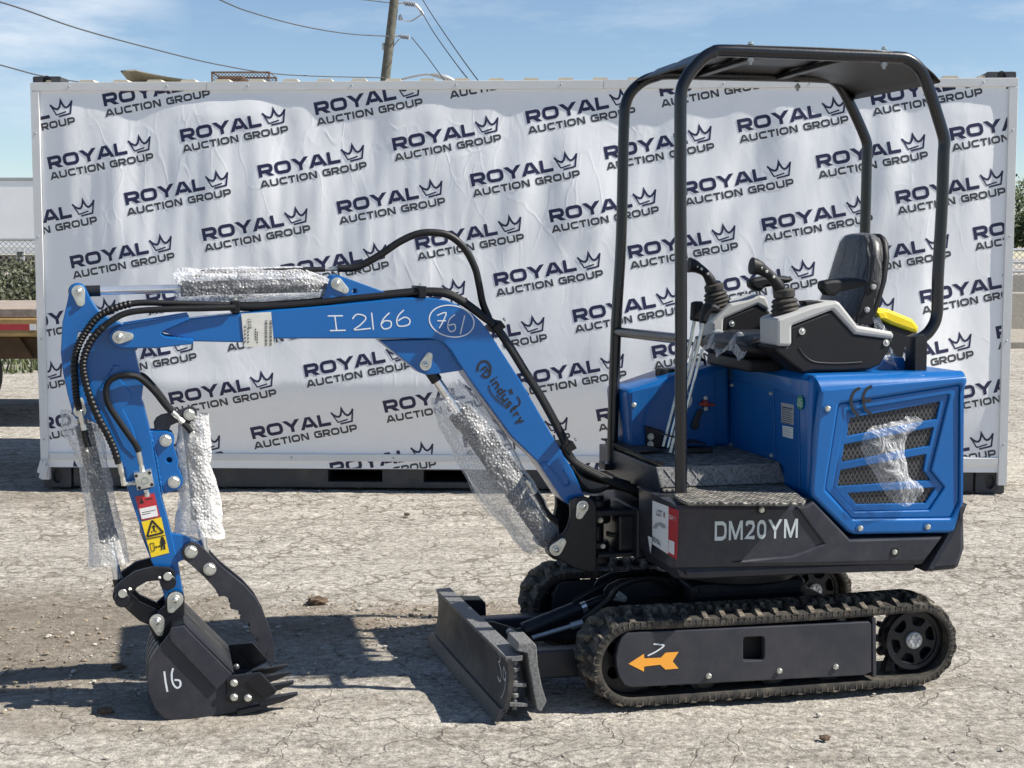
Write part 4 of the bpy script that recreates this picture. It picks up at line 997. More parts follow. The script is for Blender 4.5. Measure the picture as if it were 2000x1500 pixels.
lp = [(p.x, p.z) for p in WP(R6, -.499, 1425, 855, 1525, 790, 1527, 820, 1635, 815, 1665, 783, 1750, 777, 1712, 838, 1750, 885, 1665, 892, 1630, 860, 1527, 872, 1525, 905)]
ar.plate([lp], .001, 0, lambda x, z, d: Vector((x, -.5002 + d, z))); ar.build('arrow_sticker', 'orange', belt)
cm = MB(); chalk(cm, [R6(1588, 726, 1630, 730, 1655, 738, 1605, 775, 1550, 802)], -.4995, .005); cm.build('chalk_mark', 'chalk', belt, 0)
# ---------------------------------------------------------------- undercarriage
mb = MB(); mb.box((-.22, -.3, .12), (.42, .3, .27), .02); mb.box((-.1, -.2, .26), (.34, .2, .34), .03); mb.cyl((.13, 0, .33), (.13, 0, .40), .24, n=40, bev=.008)
mb.plate([l2(R6(1272, 420, 1262, 385, 1290, 345, 1370, 305, 1560, 288, 1750, 300, 1900, 400, 1900, 470, 1400, 470, 1290, 445), -.06, .01)], .012, .003, lambda x, z, d: Vector((x, -.06 + d, z)))
mb.plate([l2(R6(1272, 420, 1262, 385, 1290, 345, 1370, 305, 1560, 288, 1750, 300, 1900, 400, 1900, 470, 1400, 470, 1290, 445), -.06, .01)], .012, .003, lambda x, z, d: Vector((x, .05 + d, z)))
und = mb.build('undercarriage', 'dark', EXC)
pinplate(und, Q(R6, 1335, 405), Q(R6, 1395, 430), -.06, .02, .011)
mb = MB(); mb.tube(PT((1330, 1160, -.1), (1280, 1130, -.12), (1215, 1142, -.12), (1190, 1170, -.1), (1160, 1195, -.08), (1140, 1210, -.06)), .011, 8, smooth=6)
mb.tube(PT((1290, 1120, .05), (1230, 1120, .02), (1170, 1147, .0), (1120, 1175, .0)), .01, 8, smooth=6); mb.build('blade_hoses', 'hose', und)
# ---------------------------------------------------------------- dozer blade
prof = [U(x, y, -.5) for x, y in ((990, 1285), (993.5, 1310), (992.5, 1346), (985, 1380), (979, 1393))]
prof = spline([Vector((p.x, p.z)) for p in prof], 4); SK = -.034
def bl(l, w, z): return Vector((l + SK * (w + .5), w, z))
def sweep(mb, loop, w0, w1, mi=0): mb.loft([[bl(l, w, z) for l, z in loop] for w in (w0, w1)], True, mi)
mb = MB(); loop = [(p.x, p.y) for p in prof] + [(p.x + .016, p.y) for p in prof[::-1]]; sweep(mb, loop, -.5, .5); 
for w in (-.2, .2, 0): mb.plate([[(prof[2].x + .012, .19), (prof[2].x + .10, .15), (prof[-1].x + .1, .04), (prof[-1].x + .012, .03)]], .012, .002, lambda x, z, d, w=w: Vector((x + SK * (w + .5), w + d, z)))
blade = mb.build('dozer_blade', 'blade', EXC)
tz = prof[0].y; tl = prof[0].x
mb = MB(); sweep(mb, [(tl - .002, tz + .001), (tl + .052, tz + .004), (tl + .05, tz - .012), (tl, tz - .012)], -.5, .5); mb.build('top_flange', 'speck', blade)
e0 = U(979, 1393, -.5); e1 = U(966, 1411, -.5)
mb = MB(); sweep(mb, [(e0.x - .004, e0.z + .012), (e1.x, .002), (e1.x + .016, .002), (e0.x + .018, e0.z + .012)], -.5, .5); mb.build('cutting_edge', 'grey', blade)
mb = MB(); chalk(mb, [R6(556, 855, 572, 862, 573, 895, 558, 925, 574, 935, 578, 985, 556, 1015), R6(604, 940, 590, 920, 586, 945, 596, 965, 606, 945, 604, 985, 597, 1025)], -.5, .004)
mb.v = []; mb.f = []; mb.mi = []
# marker digits on the blade face
def onface(u, v):                                        # u across from near edge, v height 0..1
    i = min(len(prof) - 2, int((1 - v) * (len(prof) - 1))); p = prof[i].lerp(prof[i + 1], (1 - v) * (len(prof) - 1) - i); return bl(p.x - .0015, -.5 + u, p.y)
def facechalk(lines, wd=.0035):
    for ln in lines:
        for pg in ribbon([tuple(q) for q in spline([Vector(p) for p in ln], 5)], wd, False, 1): mb.add([onface(a, b / .19) for a, b in pg], [(0, 1, 2, 3)])
facechalk([[(.12, .175), (.09, .165), (.10, .145), (.115, .14), (.085, .12), (.09, .095), (.125, .10)], [(.03, .125), (.055, .14), (.06, .115), (.035, .11), (.03, .13), (.035, .08), (.05, .06)]]); mb.build('chalk_number', 'chalk', blade, 0)
def wing(w0, w1, px, name='side_wing'):
    m_ = MB(); a = [U(x, y, w0) for x, y in px]; m_.plate([[(p.x, p.z) for p in a]], w1 - w0, .003, lambda x, z, d: Vector((x, w0 + d, z))); return m_.build(name, 'speck', blade)
wing(-.5, -.36, [(1014, 1256), (1043, 1255), (1048, 1262), (1051, 1300), (1058, 1338), (1068, 1370), (1058, 1390), (1049, 1386), (1042, 1350), (1033, 1300), (1030, 1276), (1010, 1272)])
mb = MB(); h0 = U(1006, 1276, -.48)
for k in range(7): z = .05 + .021 * k; mb.cyl((h0.x, -.47, z), (h0.x, -.47, z + .014), .017 if k % 2 else .012, n=14, bev=.002)
mb.plate([[(h0.x - .02, .045), (h0.x + .04, .04), (h0.x + .04, .052), (h0.x - .02, .058)]], .08, .002, lambda x, z, d: Vector((x, -.49 + d, z))); mb.plate([[(h0.x - .02, .11), (h0.x + .035, .105), (h0.x + .035, .117), (h0.x - .02, .122)]], .08, .002, lambda x, z, d: Vector((x, -.49 + d, z)))
mb.cyl((h0.x, -.47, .03), (h0.x, -.47, .2), .008, n=10); mb.build('wing_hinge', 'speck', blade)
mb = MB(); addP(mb, [(887, 1172), (943, 1172), (949, 1178), (950, 1205), (902, 1205), (902, 1178)], .42, .5, .004); mb.build('side_wing', 'dark', blade)
for w, nm in ((-.27, 0), (.2, 1)):
    m_ = MB(); m_.box((-.83, w, .06), (-.2, w + .07, .155), .006); m_.build('push_arm', 'frame', blade)
mb = MB(); mb.box((-.84, -.12, .07), (-.79, .12, .15), .004)
for w in (-.05, .035): addP(mb, R6(430, 590, 540, 580, 700, 630, 742, 670, 742, 700, 600, 715, 440, 680), w, w + .014, .003, .01)
br = mb.build('cylinder_bracket', 'dark', blade); pinplate(br, Q(R6, 690, 685), Q(R6, 648, 645), -.05, .021, .013)
ca, cb_ = U(*Q(R6, 700, 660), 0), U(*Q(R6, 1330, 405), 0); mb = MB(); d_ = cb_ - ca
mb.cyl(ca + d_ * .06, ca + d_ * .62, .031, n=24, bev=.004); mb.cyl(ca + d_ * .6, ca + d_ * .64, .033, n=24); bc = mb.build('blade_cylinder', 'dark', EXC)
mb = MB(); mb.cyl(ca + d_ * .63, ca + d_, .017, n=16); mb.build('rod', 'dark', bc); mb = MB(); mb.cyl(ca, ca + d_ * .08, .017); mb.build('barrel_eye', 'dark', bc)
mb = MB(); mb.cyl(ca + d_ * .66, ca + d_ * .71, .0185, n=16); mb.build('rod_collar', 'chrome', bc)
mb = MB(); dz = Vector((0, -.045, -.02)); mb.tube([ca + d_ * .12 + dz, ca + d_ * .5 + dz * 1.4], .008, 8); mb.cyl(ca + d_ * .5 + dz * 1.4, ca + d_ * .62 + dz * 1.5, .013, n=6); mb.build('pipe_fitting', 'galv', bc)
# ---------------------------------------------------------------- house
HW = .46
skirt_px = [(1316, 984), (1574, 985), (1588, 976), (1662, 1051.5), (1845, 1046.5), (1803, 1104), (1318, 1112)]
mb = MB(); addP(mb, skirt_px, -.5, -.13, .018)
addP(mb, [(1319, 1108), (1805, 1100), (1798, 1119), (1352, 1138), (1331, 1135)], -.482, -.13, .03, ref=-.5)
mb.box((-.18, -.14, .44), (.72, HW, .67), .015); mb.box((.1, -.3, .4), (.5, .3, .46), .01)
skirt = mb.build('lower_housing', 'grey', EXC)
addP(mb := MB(), [(1556, 990), (1574, 988), (1589, 979), (1661, 1054), (1841, 1049), (1806, 1096), (1520, 1103), (1430, 1099), (1470, 1092), (1550, 1085), (1609, 1062)], -.508, -.49, .007, 0); mb.build('raised_panel', 'grey', skirt)
PL('counterweight', [(1850, 1046), (1872, 1000), (1880, 978), (1885, 978), (1886, 1030), (1887, 1070), (1875, 1108), (1868, 1114), (1806, 1119.5)], -.498, HW, 'grey', skirt, .02, .01)
for px in (Q(R7, 1293, 520), Q(R8, 1376, 117)):
    m_ = MB(); c = U(px[0], px[1], -.508); m_.ring(c + Vector((0, .001, 0)), (0, -1, 0), .011, .016, .003); m_.build('screw_cup', 'dark', skirt); BT(px, -.507, .008, skirt)
mb = MB(); o = U(1395.5, 1056, -.5); e = U(1557.5, 1050, -.5); wd = e.x - o.x; put_text(mb, 'DM20YM', .0635, .2, o + Vector((0, 0, .0)), ((e - o) / wd), (0, 0, 1), (0, -1, 0), .17, .72, 0, .0012, False, wd); mb.build('lettering', 'silver', skirt, 0)
# lot sign on the front face
LF = -.281
def quadL(mb, px, l, off=.001, mi=0): mb.add([UL(x, y, l) + Vector((-off, 0, 0)) for x, y in px], [tuple(range(len(px)))], mi)
mb = MB(); quadL(mb, R7(584, 458, 690, 498, 686, 808, 584, 742), LF, .002); quadL(mb, R7(690, 498, 757, 524, 745, 845, 686, 808), LF, .002, 1)
quadL(mb, R7(692, 712, 730, 728, 728, 815, 690, 792), LF, .003, 0)
lot = mb.build('lot_sign', ['white', 'red'], skirt, 0)
mb = MB(); a = UL(*Q(R7, 612, 545), LF); b = UL(*Q(R7, 668, 566), LF); put_text(mb, 'LOT #', .020, .17, a + Vector((-.003, 0, -.004)), (b - a).normalized(), (0, 0, 1), (-1, 0, 0), .2, .8, 0, .001, False, (b - a).length)
a = UL(*Q(R7, 588, 722), LF); b = UL(*Q(R7, 640, 752), LF); put_text(mb, 'ROYAL', .016, .2, a + Vector((-.003, 0, 0)), (b - a).normalized(), (0, 0, 1), (-1, 0, 0), .2, 1, 0, .001, False, (b - a).length)
a = UL(*Q(R7, 697, 576), LF); b = UL(*Q(R7, 738, 594), LF); put_text(mb, 'DAY 1', .014, .2, a + Vector((-.003, 0, 0)), (b - a).normalized(), (0, 0, 1), (-1, 0, 0), .25, .8, 1, .001, False, (b - a).length)
for k in range(8):
    a0 = k * pi / 7; cx, cy = Q(R7, 632, 640); 
    if k < 7: quadL(mb, [(cx + 13 * cos(a0), cy - 12 * sin(a0)), (cx + 13 * cos(a0 + .45), cy - 12 * sin(a0 + .45)), (cx + 5 * cos(a0 + .45), cy - 5 * sin(a0 + .45)), (cx + 5 * cos(a0), cy - 5 * sin(a0))], LF, .003, 2)
mb.build('sign_print', ['ink', 'white', 'label'], lot, 0)
mb = MB(); quadL(mb, R7(552, 688, 582, 702, 570, 805), -.285, .001); mb.build('hanging_tag', 'white', skirt, 0)
# swing bracket and king post
mb = MB()
mb.box((-.42, -.1, .572), (-.17, .1, .592), .004); mb.box((-.41, -.1, .425), (-.17, .1, .44), .004); mb.box((-.33, -.085, .44), (-.27, .085, .572), .01); mb.box((-.28, -.13, .42), (-.16, .3, .6), .01)
swb = mb.build('swing_bracket', 'dark', EXC)
mb = MB(); lx = -.385
for z0_, z1_, r in ((.592, .618, .05), (.535, .57, .05), (.442, .47, .045), (.39, .423, .05)): mb.cyl((lx, 0, z0_), (lx, 0, z1_), r, n=28, bev=.004)
mb.cyl((lx, 0, .38), (lx, 0, .632), .026, n=20, bev=.003); mb.build('swing_pin', 'dark', swb)
bolt(Vector((lx + .0, -.05, .55)), .008, swb); bolt(Vector((lx + .01, -.046, .456)), .008, swb)
mb = MB(); mb.tube([(lx + .03 + .003 * sin(k), -.05 + .01 * cos(k * .5), .50 + .004 * sin(k * 2)) for k in range(3)] + [(-.3, -.06, .5), (-.27, -.09, .52)], .008, 8, smooth=4); mb.build('swing_hose', 'hose', swb)
kp = R5(945, 1015, 975, 998, 1030, 990, 1080, 1012, 1096, 1045, 1096, 1430, 1045, 1435, 960, 1408, 870, 1355, 835, 1335, 812, 1305, 830, 1262, 870, 1235, 915, 1200, 935, 1160, 948, 1100)
mb = MB(); addP(mb, kp, -.11, -.082, .004); addP(mb, kp, .082, .11, .004, ref=-.11)
addP(mb, R5(1050, 1080, 1097, 1060, 1097, 1425, 1045, 1430), -.085, .085, .003); mb.box((-.44, -.05, .47), (-.38, .05, .53), .01)
king = mb.build('king_post', 'dark', EXC)
pinplate(king, Q(R5, 1012, 1048), Q(R5, 994, 1100), -.11, .022, .013); pinplate(king, Q(R5, 856, 1298), Q(R5, 893, 1256), -.11, .023, .014)
# ---------------------------------------------------------------- boom
bm_px = R1(1050, 560, 1235, 475, 1560, 440) + R4(100, 530, 400, 505, 740, 470, 850, 461, 930, 460, 1000, 465, 1070, 478, 1140, 508, 1205, 548, 1255, 595, 1300, 650, 1480, 930, 1700, 1310) + R5(960, 840, 1025, 985, 1020, 1030, 985, 1055, 945, 1050, 900, 1010, 755, 790, 600, 640, 350, 300, 280, 195, 240, 130) + [(868, 671), (857, 665), (845, 662), (829, 661.5), (535, 661.5), (471, 669), (380, 667)]
mb = MB(); addP(mb, bm_px, -.07, .07, .004); boom = mb.build('boom', 'blue', EXC)
tipp = R1(790, 668, 745, 650, 718, 620, 708, 590, 718, 560, 745, 540, 800, 512, 1225, 445, 1238, 478, 1060, 555, 1050, 575, 1075, 590, 1265, 612, 1255, 640, 1020, 668)
mb = MB(); addP(mb, tipp, -.092, -.068, .004); addP(mb, tipp, .068, .092, .004, ref=-.09); mb.build('boom_tip_plates', 'blue', boom)
mb = MB(); addP(mb, R4(690, 700, 910, 878, 950, 893, 1000, 890, 1160, 866, 1040, 690), -.052, .052, .004); mb.build('cylinder_gusset', 'blue', boom)
mb = MB(); hl = circ(692.5, 569, .008, -.055, 12)
gb = l2(R4(370, 480, 412, 355, 425, 338, 445, 333, 475, 340, 740, 437, 760, 475), -.055)
for w in (-.055, .035): mb.plate([gb, hl], .02, .003, lambda x, z, d, w=w: Vector((x, w + d, z)))
mb.build('cylinder_lug', 'blue', boom)
pinplate(boom, Q(R1, 775, 595), Q(R1, 845, 590), -.092, .021, .012); pinplate(boom, Q(R4, 450, 382), Q(R4, 497, 418), -.055, .02, .012); pinplate(boom, Q(R4, 945, 835), Q(R4, 965, 785), -.052, .02, .012)
mb = MB(); chalk(mb, [R4(400, 563, 485, 562), R4(440, 565, 450, 645), R4(412, 645, 500, 643), R4(538, 580, 560, 555, 600, 560, 612, 580, 580, 615, 550, 640, 640, 632), R4(645, 545, 655, 640),
    R4(745, 545, 715, 575, 698, 610, 715, 635, 750, 625, 752, 595, 720, 590, 702, 605), R4(825, 530, 795, 560, 785, 595, 800, 620, 850, 612, 858, 585, 830, 570, 792, 590)], -.07, .0042)
mb.build('chalk_number', 'chalk', boom, 0); mb = MB()
chalk(mb, [[(Q(R4, 1092 + 125 * cos(a), 592 + 88 * sin(a) + 12 * cos(a))) for a in [.3 + i * .42 for i in range(16)]], R4(1010, 560, 1060, 545, 1040, 600, 1022, 632), R4(1012, 590, 1060, 590), R4(1110, 555, 1078, 585, 1070, 625, 1085, 650, 1110, 640, 1108, 610, 1075, 615), R4(1165, 560, 1140, 665)], -.0705, .004)
mb.build('circled_chalk_number', 'chalk', boom, 0)
# brand lettering along the boom
lg = MB(); o = U(*Q(R4, 1305, 925), -.07); e = U(1014.5, 828.5, -.07); dv = (e - o); wd = dv.length; dv.normalize(); up = Vector((-dv.z, 0, dv.x)); up = up if up.z > 0 else -up
put_text(lg, 'industry', .027, .2, o, dv, up, (0, -1, 0), .17, 1.0, 0, .0015, False, wd)
GL = zz(910, 680, 8.82)
chalk(lg, [[GL(315 + 112 * cos(radians(a)), 360 + 138 * sin(radians(a)))[0] for a in range(32, -215, -19)]], -.071, .0072); chalk(lg, [GL(272, 450, 320, 490, 390, 488, 418, 452)], -.0712, .007)
chalk(lg, [GL(262, 378, 335, 318)], -.0714, .0066); chalk(lg, [GL(335, 318, 425, 445)], -.0716, .0066); chalk(lg, [GL(300, 438, 362, 392)], -.0718, .005)
chalk(lg, [GL(390, 640, 430, 760, 540, 900, 720, 1030)], -.071, .0042); chalk(lg, [GL(520, 820, 600, 890, 670, 945)], -.0712, .004); chalk(lg, [GL(885, 830, 928, 900, 920, 975, 840, 1012)], -.071, .005)
lp = [(p.x, p.z) for p in WP(GL, -.07, 790, 690, 795, 735, 825, 785, 785, 768, 770, 805, 755, 755, 722, 712, 762, 722)]; lg.plate([lp], .001, 0, lambda x, z, d: Vector((x, -.0715 + d, z)))
lg.build('brand_lettering', 'ink', boom, 0)
def weld(z, w, par, *a):
    P = spline([U(x, y, w) for x, y in z(*a)], 10); m_ = MB(); m_.tube(P, 1, 8, lambda t, i: .0032 + .0012 * sin(i * 1.9)); m_.build('weld_bead', 'blue', par, ang=60)
weld(R1, -.07, boom, 1230, 478, 1140, 520, 1062, 556, 1050, 575, 1078, 590, 1160, 602, 1262, 614)
weld(R5, -.07, boom, 760, 800, 800, 790, 850, 850, 905, 920, 930, 918, 935, 895, 900, 830)
weld(R4, -.056, boom, 1040, 706, 1070, 735, 1110, 800, 1150, 862)
# packing label
mb = MB(); lp = WP(R1, -.0735, 1570, 442, 1765, 430, 1785, 655, 1590, 660); mb.add(lp, [(0, 1, 2, 3)]); o = U(*Q(R1, 1640, 540), -.0748); e = U(*Q(R1, 1634, 475), -.0748); dv = (e - o); wd = dv.length; dv.normalize(); up = Vector((dv.z, 0, -dv.x)); up = -up if up.x > 0 else up
put_text(mb, '4P37', .011, .16, o, dv, up, (0, -1, 0), .2, .8, 1, .0004, False, wd)
for (x, a, b) in ((1592, 520, 640), (1612, 530, 640), (1660, 540, 620), (1672, 560, 640)):
    for k in range(5): y = a + (b - a) * k / 5; mb.add(WP(R1, -.0748, x, y, x + 7, y, x + 7, y + (b - a) / 8, x, y + (b - a) / 8), [(0, 1, 2, 3)], 1)
for k in range(18):
    y = 486 + k * 9.2
    for x in (1725, 1755): mb.add(WP(R1, -.0748, x, y, x + 16, y, x + 16, y + 4 + k % 3, x, y + 4 + k % 3), [(0, 1, 2, 3)], 1)
mb.build('packing_label', ['paper', 'ink'], boom, (0, 0, 0), 0, False)
# ---------------------------------------------------------------- arm
arm_px = R1(450, 290, 456, 270, 472, 250, 500, 242, 530, 250, 552, 270, 562, 290, 590, 350, 620, 400, 650, 440, 720, 480, 800, 515, 900, 560, 880, 690, 905, 800, 935, 900, 922, 1000) + R2(800, 150, 860, 400, 940, 880) + R3(545, 50, 600, 290, 632, 480, 646, 540, 620, 600, 575, 612, 530, 600, 508, 560, 500, 505, 470, 420, 420, 290, 330, 60) + R2(862, 1380, 797, 1185, 735, 1000, 668, 800, 610, 620, 560, 480, 480, 340, 400, 290, 330, 265, 275, 275, 250, 240) + R1(440, 970, 410, 830, 395, 700, 405, 500, 440, 350)
hole = l2(R1(505, 562, 600, 570, 600, 598, 545, 700, 524, 770, 502, 762, 508, 690, 498, 600), -.055, .006)
mb = MB(); mb.plate([l2(arm_px, -.055), hole], .11, .003, lambda x, z, d: Vector((x, -.055 + d, z))); arm = mb.build('dipper_arm', 'blue', EXC)
mb = MB(); addP(mb, R1(640, 930, 690, 870, 720, 820, 745, 775, 780, 780, 795, 820, 770, 850, 830, 930, 862, 960, 850, 1010, 800, 1060, 860, 1180, 900, 1300, 880, 1390, 800, 1310, 700, 1100, 640, 1000), -.0585, -.05, .003, .008); mb.build('weld_plate', 'blue', arm)
mb = MB(); hl = circ(*Q(R2, 1002, 596), .009, -.05, 12)
mb.plate([l2(R2(845, 370, 980, 368, 1025, 385, 1042, 420, 1036, 490, 1055, 540, 1072, 600, 1070, 650, 1090, 690, 1110, 740, 1108, 780, 1080, 820, 960, 862, 920, 700), -.045), hl], .02, .003, lambda x, z, d: Vector((x, -.045 + d, z)))
mb.plate([l2(R2(845, 370, 980, 368, 1025, 385, 1042, 420, 1036, 490, 1055, 540, 1072, 600, 1070, 650, 1090, 690, 1110, 740, 1108, 780, 1080, 820, 960, 862, 920, 700), -.045)], .02, .003, lambda x, z, d: Vector((x, .025 + d, z)))
tb = mb.build('thumb_bracket', 'blue', arm)
mb = MB()
for w in (-.05, .028): addP(mb, R3(545, 75, 640, 92, 735, 135, 765, 175, 740, 230, 620, 270, 585, 290), w, w + .022, .003)
tb2 = mb.build('thumb_mount', 'blue', arm)
BT(Q(R2, 975, 440), -.045, .0175, arm); BT(Q(R2, 1040, 765), -.045, .0175, arm)
pinplate(arm, Q(R1, 510, 298), Q(R1, 525, 368), -.055, .021, .013); pinplate(arm, Q(R1, 520, 1075), Q(R1, 518, 1010), -.055, .02, .012)
weld(R2, -.05, arm, 852, 372, 880, 480, 905, 600, 925, 720, 950, 862)
weld(R1, -.056, arm, 650, 945, 690, 872, 722, 822, 745, 778)
# valve block
mb = MB(); addP(mb, R2(725, 700, 860, 672, 885, 800, 752, 832), -.1, -.055, .003); c = U(*Q(R2, 808, 755), -.1); mb.ring(c, (0, -1, 0), .012, .017, .006); mb.cyl(c, c + Vector((0, -.01, 0)), .009, n=6)
vb_ = mb.build('valve_block', 'zinc', arm)
mb = MB()
for q in (R2(745, 718), R2(848, 694), R2(866, 786), R2(768, 812)): c = U(*q[0], -.1); mb.cyl(c + Vector((0, -.0008, 0)), c + Vector((0, .003, 0)), .0055, n=12)
mb.build('socket_screws', 'ink', arm)
mb = MB()
def fit(a, b, r0, wa, wb=None):
    mb = MB()
    A_ = U(*a, wa); B_ = U(*b, wa if wb is None else wb); d = B_ - A_
    mb.tubeR([A_, A_ + d * .3], [r0, r0], 6); mb.tubeR([A_ + d * .3, A_ + d * .45, A_ + d * .5, B_], [r0 * .8, r0 * .8, r0 * .95, r0 * .95], 12); mb.build('hose_fitting', 'zinc', arm)
fit(Q(R2, 795, 685), Q(R2, 762, 530), .009, -.08); fit(Q(R2, 740, 770), Q(R2, 650, 782), .008, -.085); fit(Q(R2, 650, 790), Q(R2, 612, 610), .009, -.09, -.1); fit(Q(R2, 822, 825), Q(R2, 832, 880), .009, -.075)
fit(Q(R1, 548, 1200), Q(R1, 522, 1080), .0095, -.1); fit(Q(R1, 1195, 1150), Q(R1, 1115, 1078), .0095, -.04); fit(Q(R4, 375, 304), Q(R4, 458, 298), .0085, 0); fit(Q(R5, 735, 970), Q(R5, 682, 892), .0095, -.05)
# stickers on the arm
mb = MB(); w = -.0555
def st(z, off, mi, *a): mb.add([p + Vector((0, -off, 0)) for p in WP(z, w, *a)], [tuple(range(len(a) // 2))], mi)
st(R2, .001, 0, 735, 880, 885, 852, 932, 1040, 785, 1065); st(R2, .0016, 1, 768, 975, 900, 947, 916, 1030, 788, 1055); st(R2, .001, 2, 785, 1075, 940, 1040, 1002, 1318, 862, 1355)
st(R2, .0016, 3, 785, 890, 808, 930, 768, 937); st(R2, .0016, 3, 815, 898, 872, 888, 873, 896, 816, 906)
for k in range(2): st(R2, .002, 3, 790, 1002 + k * 16, 896 - 40 * k, 980 + k * 24, 897 - 40 * k, 984 + k * 24, 791, 1007 + k * 16)
stk = mb.build('warning_stickers', ['red', 'white', 'yellow', 'ink'], arm, 0)
mb = MB(); chalk(mb, [R2(868, 1066, 956, 1160)], -.0572, .006); chalk(mb, [R2(956, 1160, 830, 1192)], -.0572, .006); chalk(mb, [R2(830, 1192, 868, 1066)], -.0572, .006); chalk(mb, [R2(820, 1212, 968, 1182)], -.0572, .003)
chalk(mb, [R2(850, 1248, 880, 1242), R2(880, 1242, 890, 1300), R2(890, 1300, 862, 1308), R2(862, 1308, 850, 1248), R2(892, 1275, 935, 1266)], -.0572, .0025)
def ink(z, *a): mb.add([p + Vector((0, -.0018, 0)) for p in WP(z, w, *a)], [tuple(range(len(a) // 2))])
ink(R2, 890, 1275, 903, 1262, 905, 1284); ink(R2, 938, 1265, 922, 1256, 926, 1278); ink(R2, 936, 1220, 962, 1214, 974, 1290, 958, 1294, 952, 1255, 948, 1296, 938, 1298); ink(R2, 930, 1224, 938, 1222, 940, 1258, 934, 1260); ink(R2, 962, 1214, 968, 1213, 976, 1248, 970, 1250)
c = U(*Q(R2, 948, 1208), w); mb.add([c + Vector((.006 * cos(i * pi / 5), -.0018, .006 * sin(i * pi / 5))) for i in range(10)], [tuple(range(10))]); c = U(*Q(R2, 880, 1115), w); mb.add([c + Vector((.005 * cos(i * pi / 5), -.0018, .005 * sin(i * pi / 5))) for i in range(10)], [tuple(range(10))])
ink(R2, 875, 1125, 888, 1122, 893, 1150, 880, 1153); ink(R2, 860, 1150, 870, 1148, 872, 1160, 862, 1162); ink(R2, 894, 1146, 904, 1143, 906, 1155, 896, 1158)
mb.build('sticker_print', 'ink', arm, 0)
# ---------------------------------------------------------------- cylinders
def hydraulic(name, pa, pb, f0, f1, rb, rr, w, rodm='chrome'):
    """pa = rod eye, pb = barrel eye (pixels); barrel from f0..f1 of the way"""
    A_, B_ = U(*pa, w), U(*pb, w); d = B_ - A_; m_ = MB(); m_.cyl(A_ + d * f0, A_ + d * f1, rb, n=28, bev=.003); m_.cyl(A_ + d * (f0 - .012), A_ + d * (f0 + .05), rb * 1.12, n=28, bev=.002); m_.cyl(A_ + d * f1, B_, rb * .6, n=16)
    m_.cyl(B_ + Vector((0, -.028, 0)), B_ + Vector((0, .028, 0)), rb * .9, n=20)
    o = m_.build(name, 'dark', EXC); m_ = MB(); m_.cyl(A_ + d * .05, A_ + d * (f0 + .01), rr, n=20); m_.build('rod', rodm, o)
    m_ = MB(); m_.cyl(A_, A_ + d * .085, rr * 1.25, n=16); m_.cyl(A_ + Vector((0, -.028, 0)), A_ + Vector((0, .028, 0)), rr * 1.9, n=20); m_.build('rod_eye', 'dark', o); return o
ac = hydraulic('arm_cylinder', (151.5, 569), (657, 556), .40, .93, .0235, .0145, 0)
mb = MB(); mb.tube([U(x, y, -.01) for x, y in R1(1280, 210, 1310, 175, 1400, 168, 1900, 158, 1990, 157)] , .007, 8, smooth=4); mb.tube([U(x, y, 0) for x, y in R4(210, 305, 385, 303)], .009, 8); mb.build('oil_pipe', 'dark', ac)
bcy = hydraulic('bucket_cylinder', (237, 1160), (156, 800), .3, .92, .027, .0145, 0)
tcy = hydraulic('thumb_cylinder', (402, 1105), (370, 812), .33, .93, .027, .0145, 0)
bo_ = hydraulic('boom_cylinder', (831, 712), (1085, 1073), .26, .95, .036, .0165, 0)
mb = MB(); mb.tube([U(x, y, -.045) for x, y in R5(330, 650, 470, 640, 560, 740, 640, 840, 690, 900)], .008, 8, smooth=4); mb.tube([U(x, y, -.045) for x, y in R5(735, 965, 770, 1020, 790, 1065, 830, 1110, 870, 1135)], .011, 8, smooth=4); mb.build('oil_pipe', 'hose', bo_)
mb = MB(); mb.tube([U(x, y, -.1) for x, y in R1(548, 1205, 555, 1250, 575, 1310)], .011, 8); mb.build('oil_pipe', 'hose', bcy)
mb = MB(); mb.tube([U(x, y, -.04) for x, y in R1(1195, 1155, 1220, 1180, 1245, 1212)], .01, 8); mb.build('oil_pipe', 'hose', tcy)
mb = MB()
for w in (-.032, .018): addP(mb, R2(888, 365, 880, 300, 900, 262, 940, 238, 1050, 215, 1140, 180, 1180, 172, 1215, 195, 1222, 240, 1190, 282, 1060, 305, 1015, 325, 1000, 365), w, w + .014, .003)
tl_ = mb.build('thumb_link', 'grey', tcy); BT(Q(R2, 1160, 238), -.032, .0165, tcy)
# ---------------------------------------------------------------- hoses
def spir(r, t0, t1, n): return lambda t, i: r * (1.0 if not (t0 <= t <= t1) else 1.12 + .13 * sin(t * n))
hs = MB()
path1 = R1(1530, 385, 1300, 380, 1100, 374, 900, 372, 760, 402, 640, 462, 560, 560, 510, 650, 485, 760, 490, 900, 500, 1000, 518, 1070)
path2 = R1(1530, 402, 1300, 408, 1100, 412, 850, 432, 720, 492, 620, 582, 562, 680, 540, 780, 555, 880, 590, 1000, 640, 1120, 700, 1230, 745, 1330, 770, 1420)
for pth, w0_, w1_, a in ((path1, -.06, -.1, .3), (path2, -.08, -.115, .34)):
    P = [U(x, y, w0_ + (w1_ - w0_) * min(1, i / 4)) for i, (x, y) in enumerate(pth)]; P = spline(P, 44); P = [p for p in P]
    hs.tube(P, .0105, 10, spir(.0105, a, .97, 330))
hs.build('arm_hoses', 'hose', EXC, ang=60)
hs = MB()
P4 = R1(905, 1340, 880, 1290, 830, 1220, 760, 1120, 710, 1040, 690, 960, 705, 890, 760, 852, 830, 842, 900, 855, 960, 902, 1020, 965, 1070, 1030, 1117, 1082)
hs.tube([U(x, y, -.085 + .045 * max(0, (i - 8) / 5)) for i, (x, y) in enumerate(P4)], .0105, 10, smooth=6)
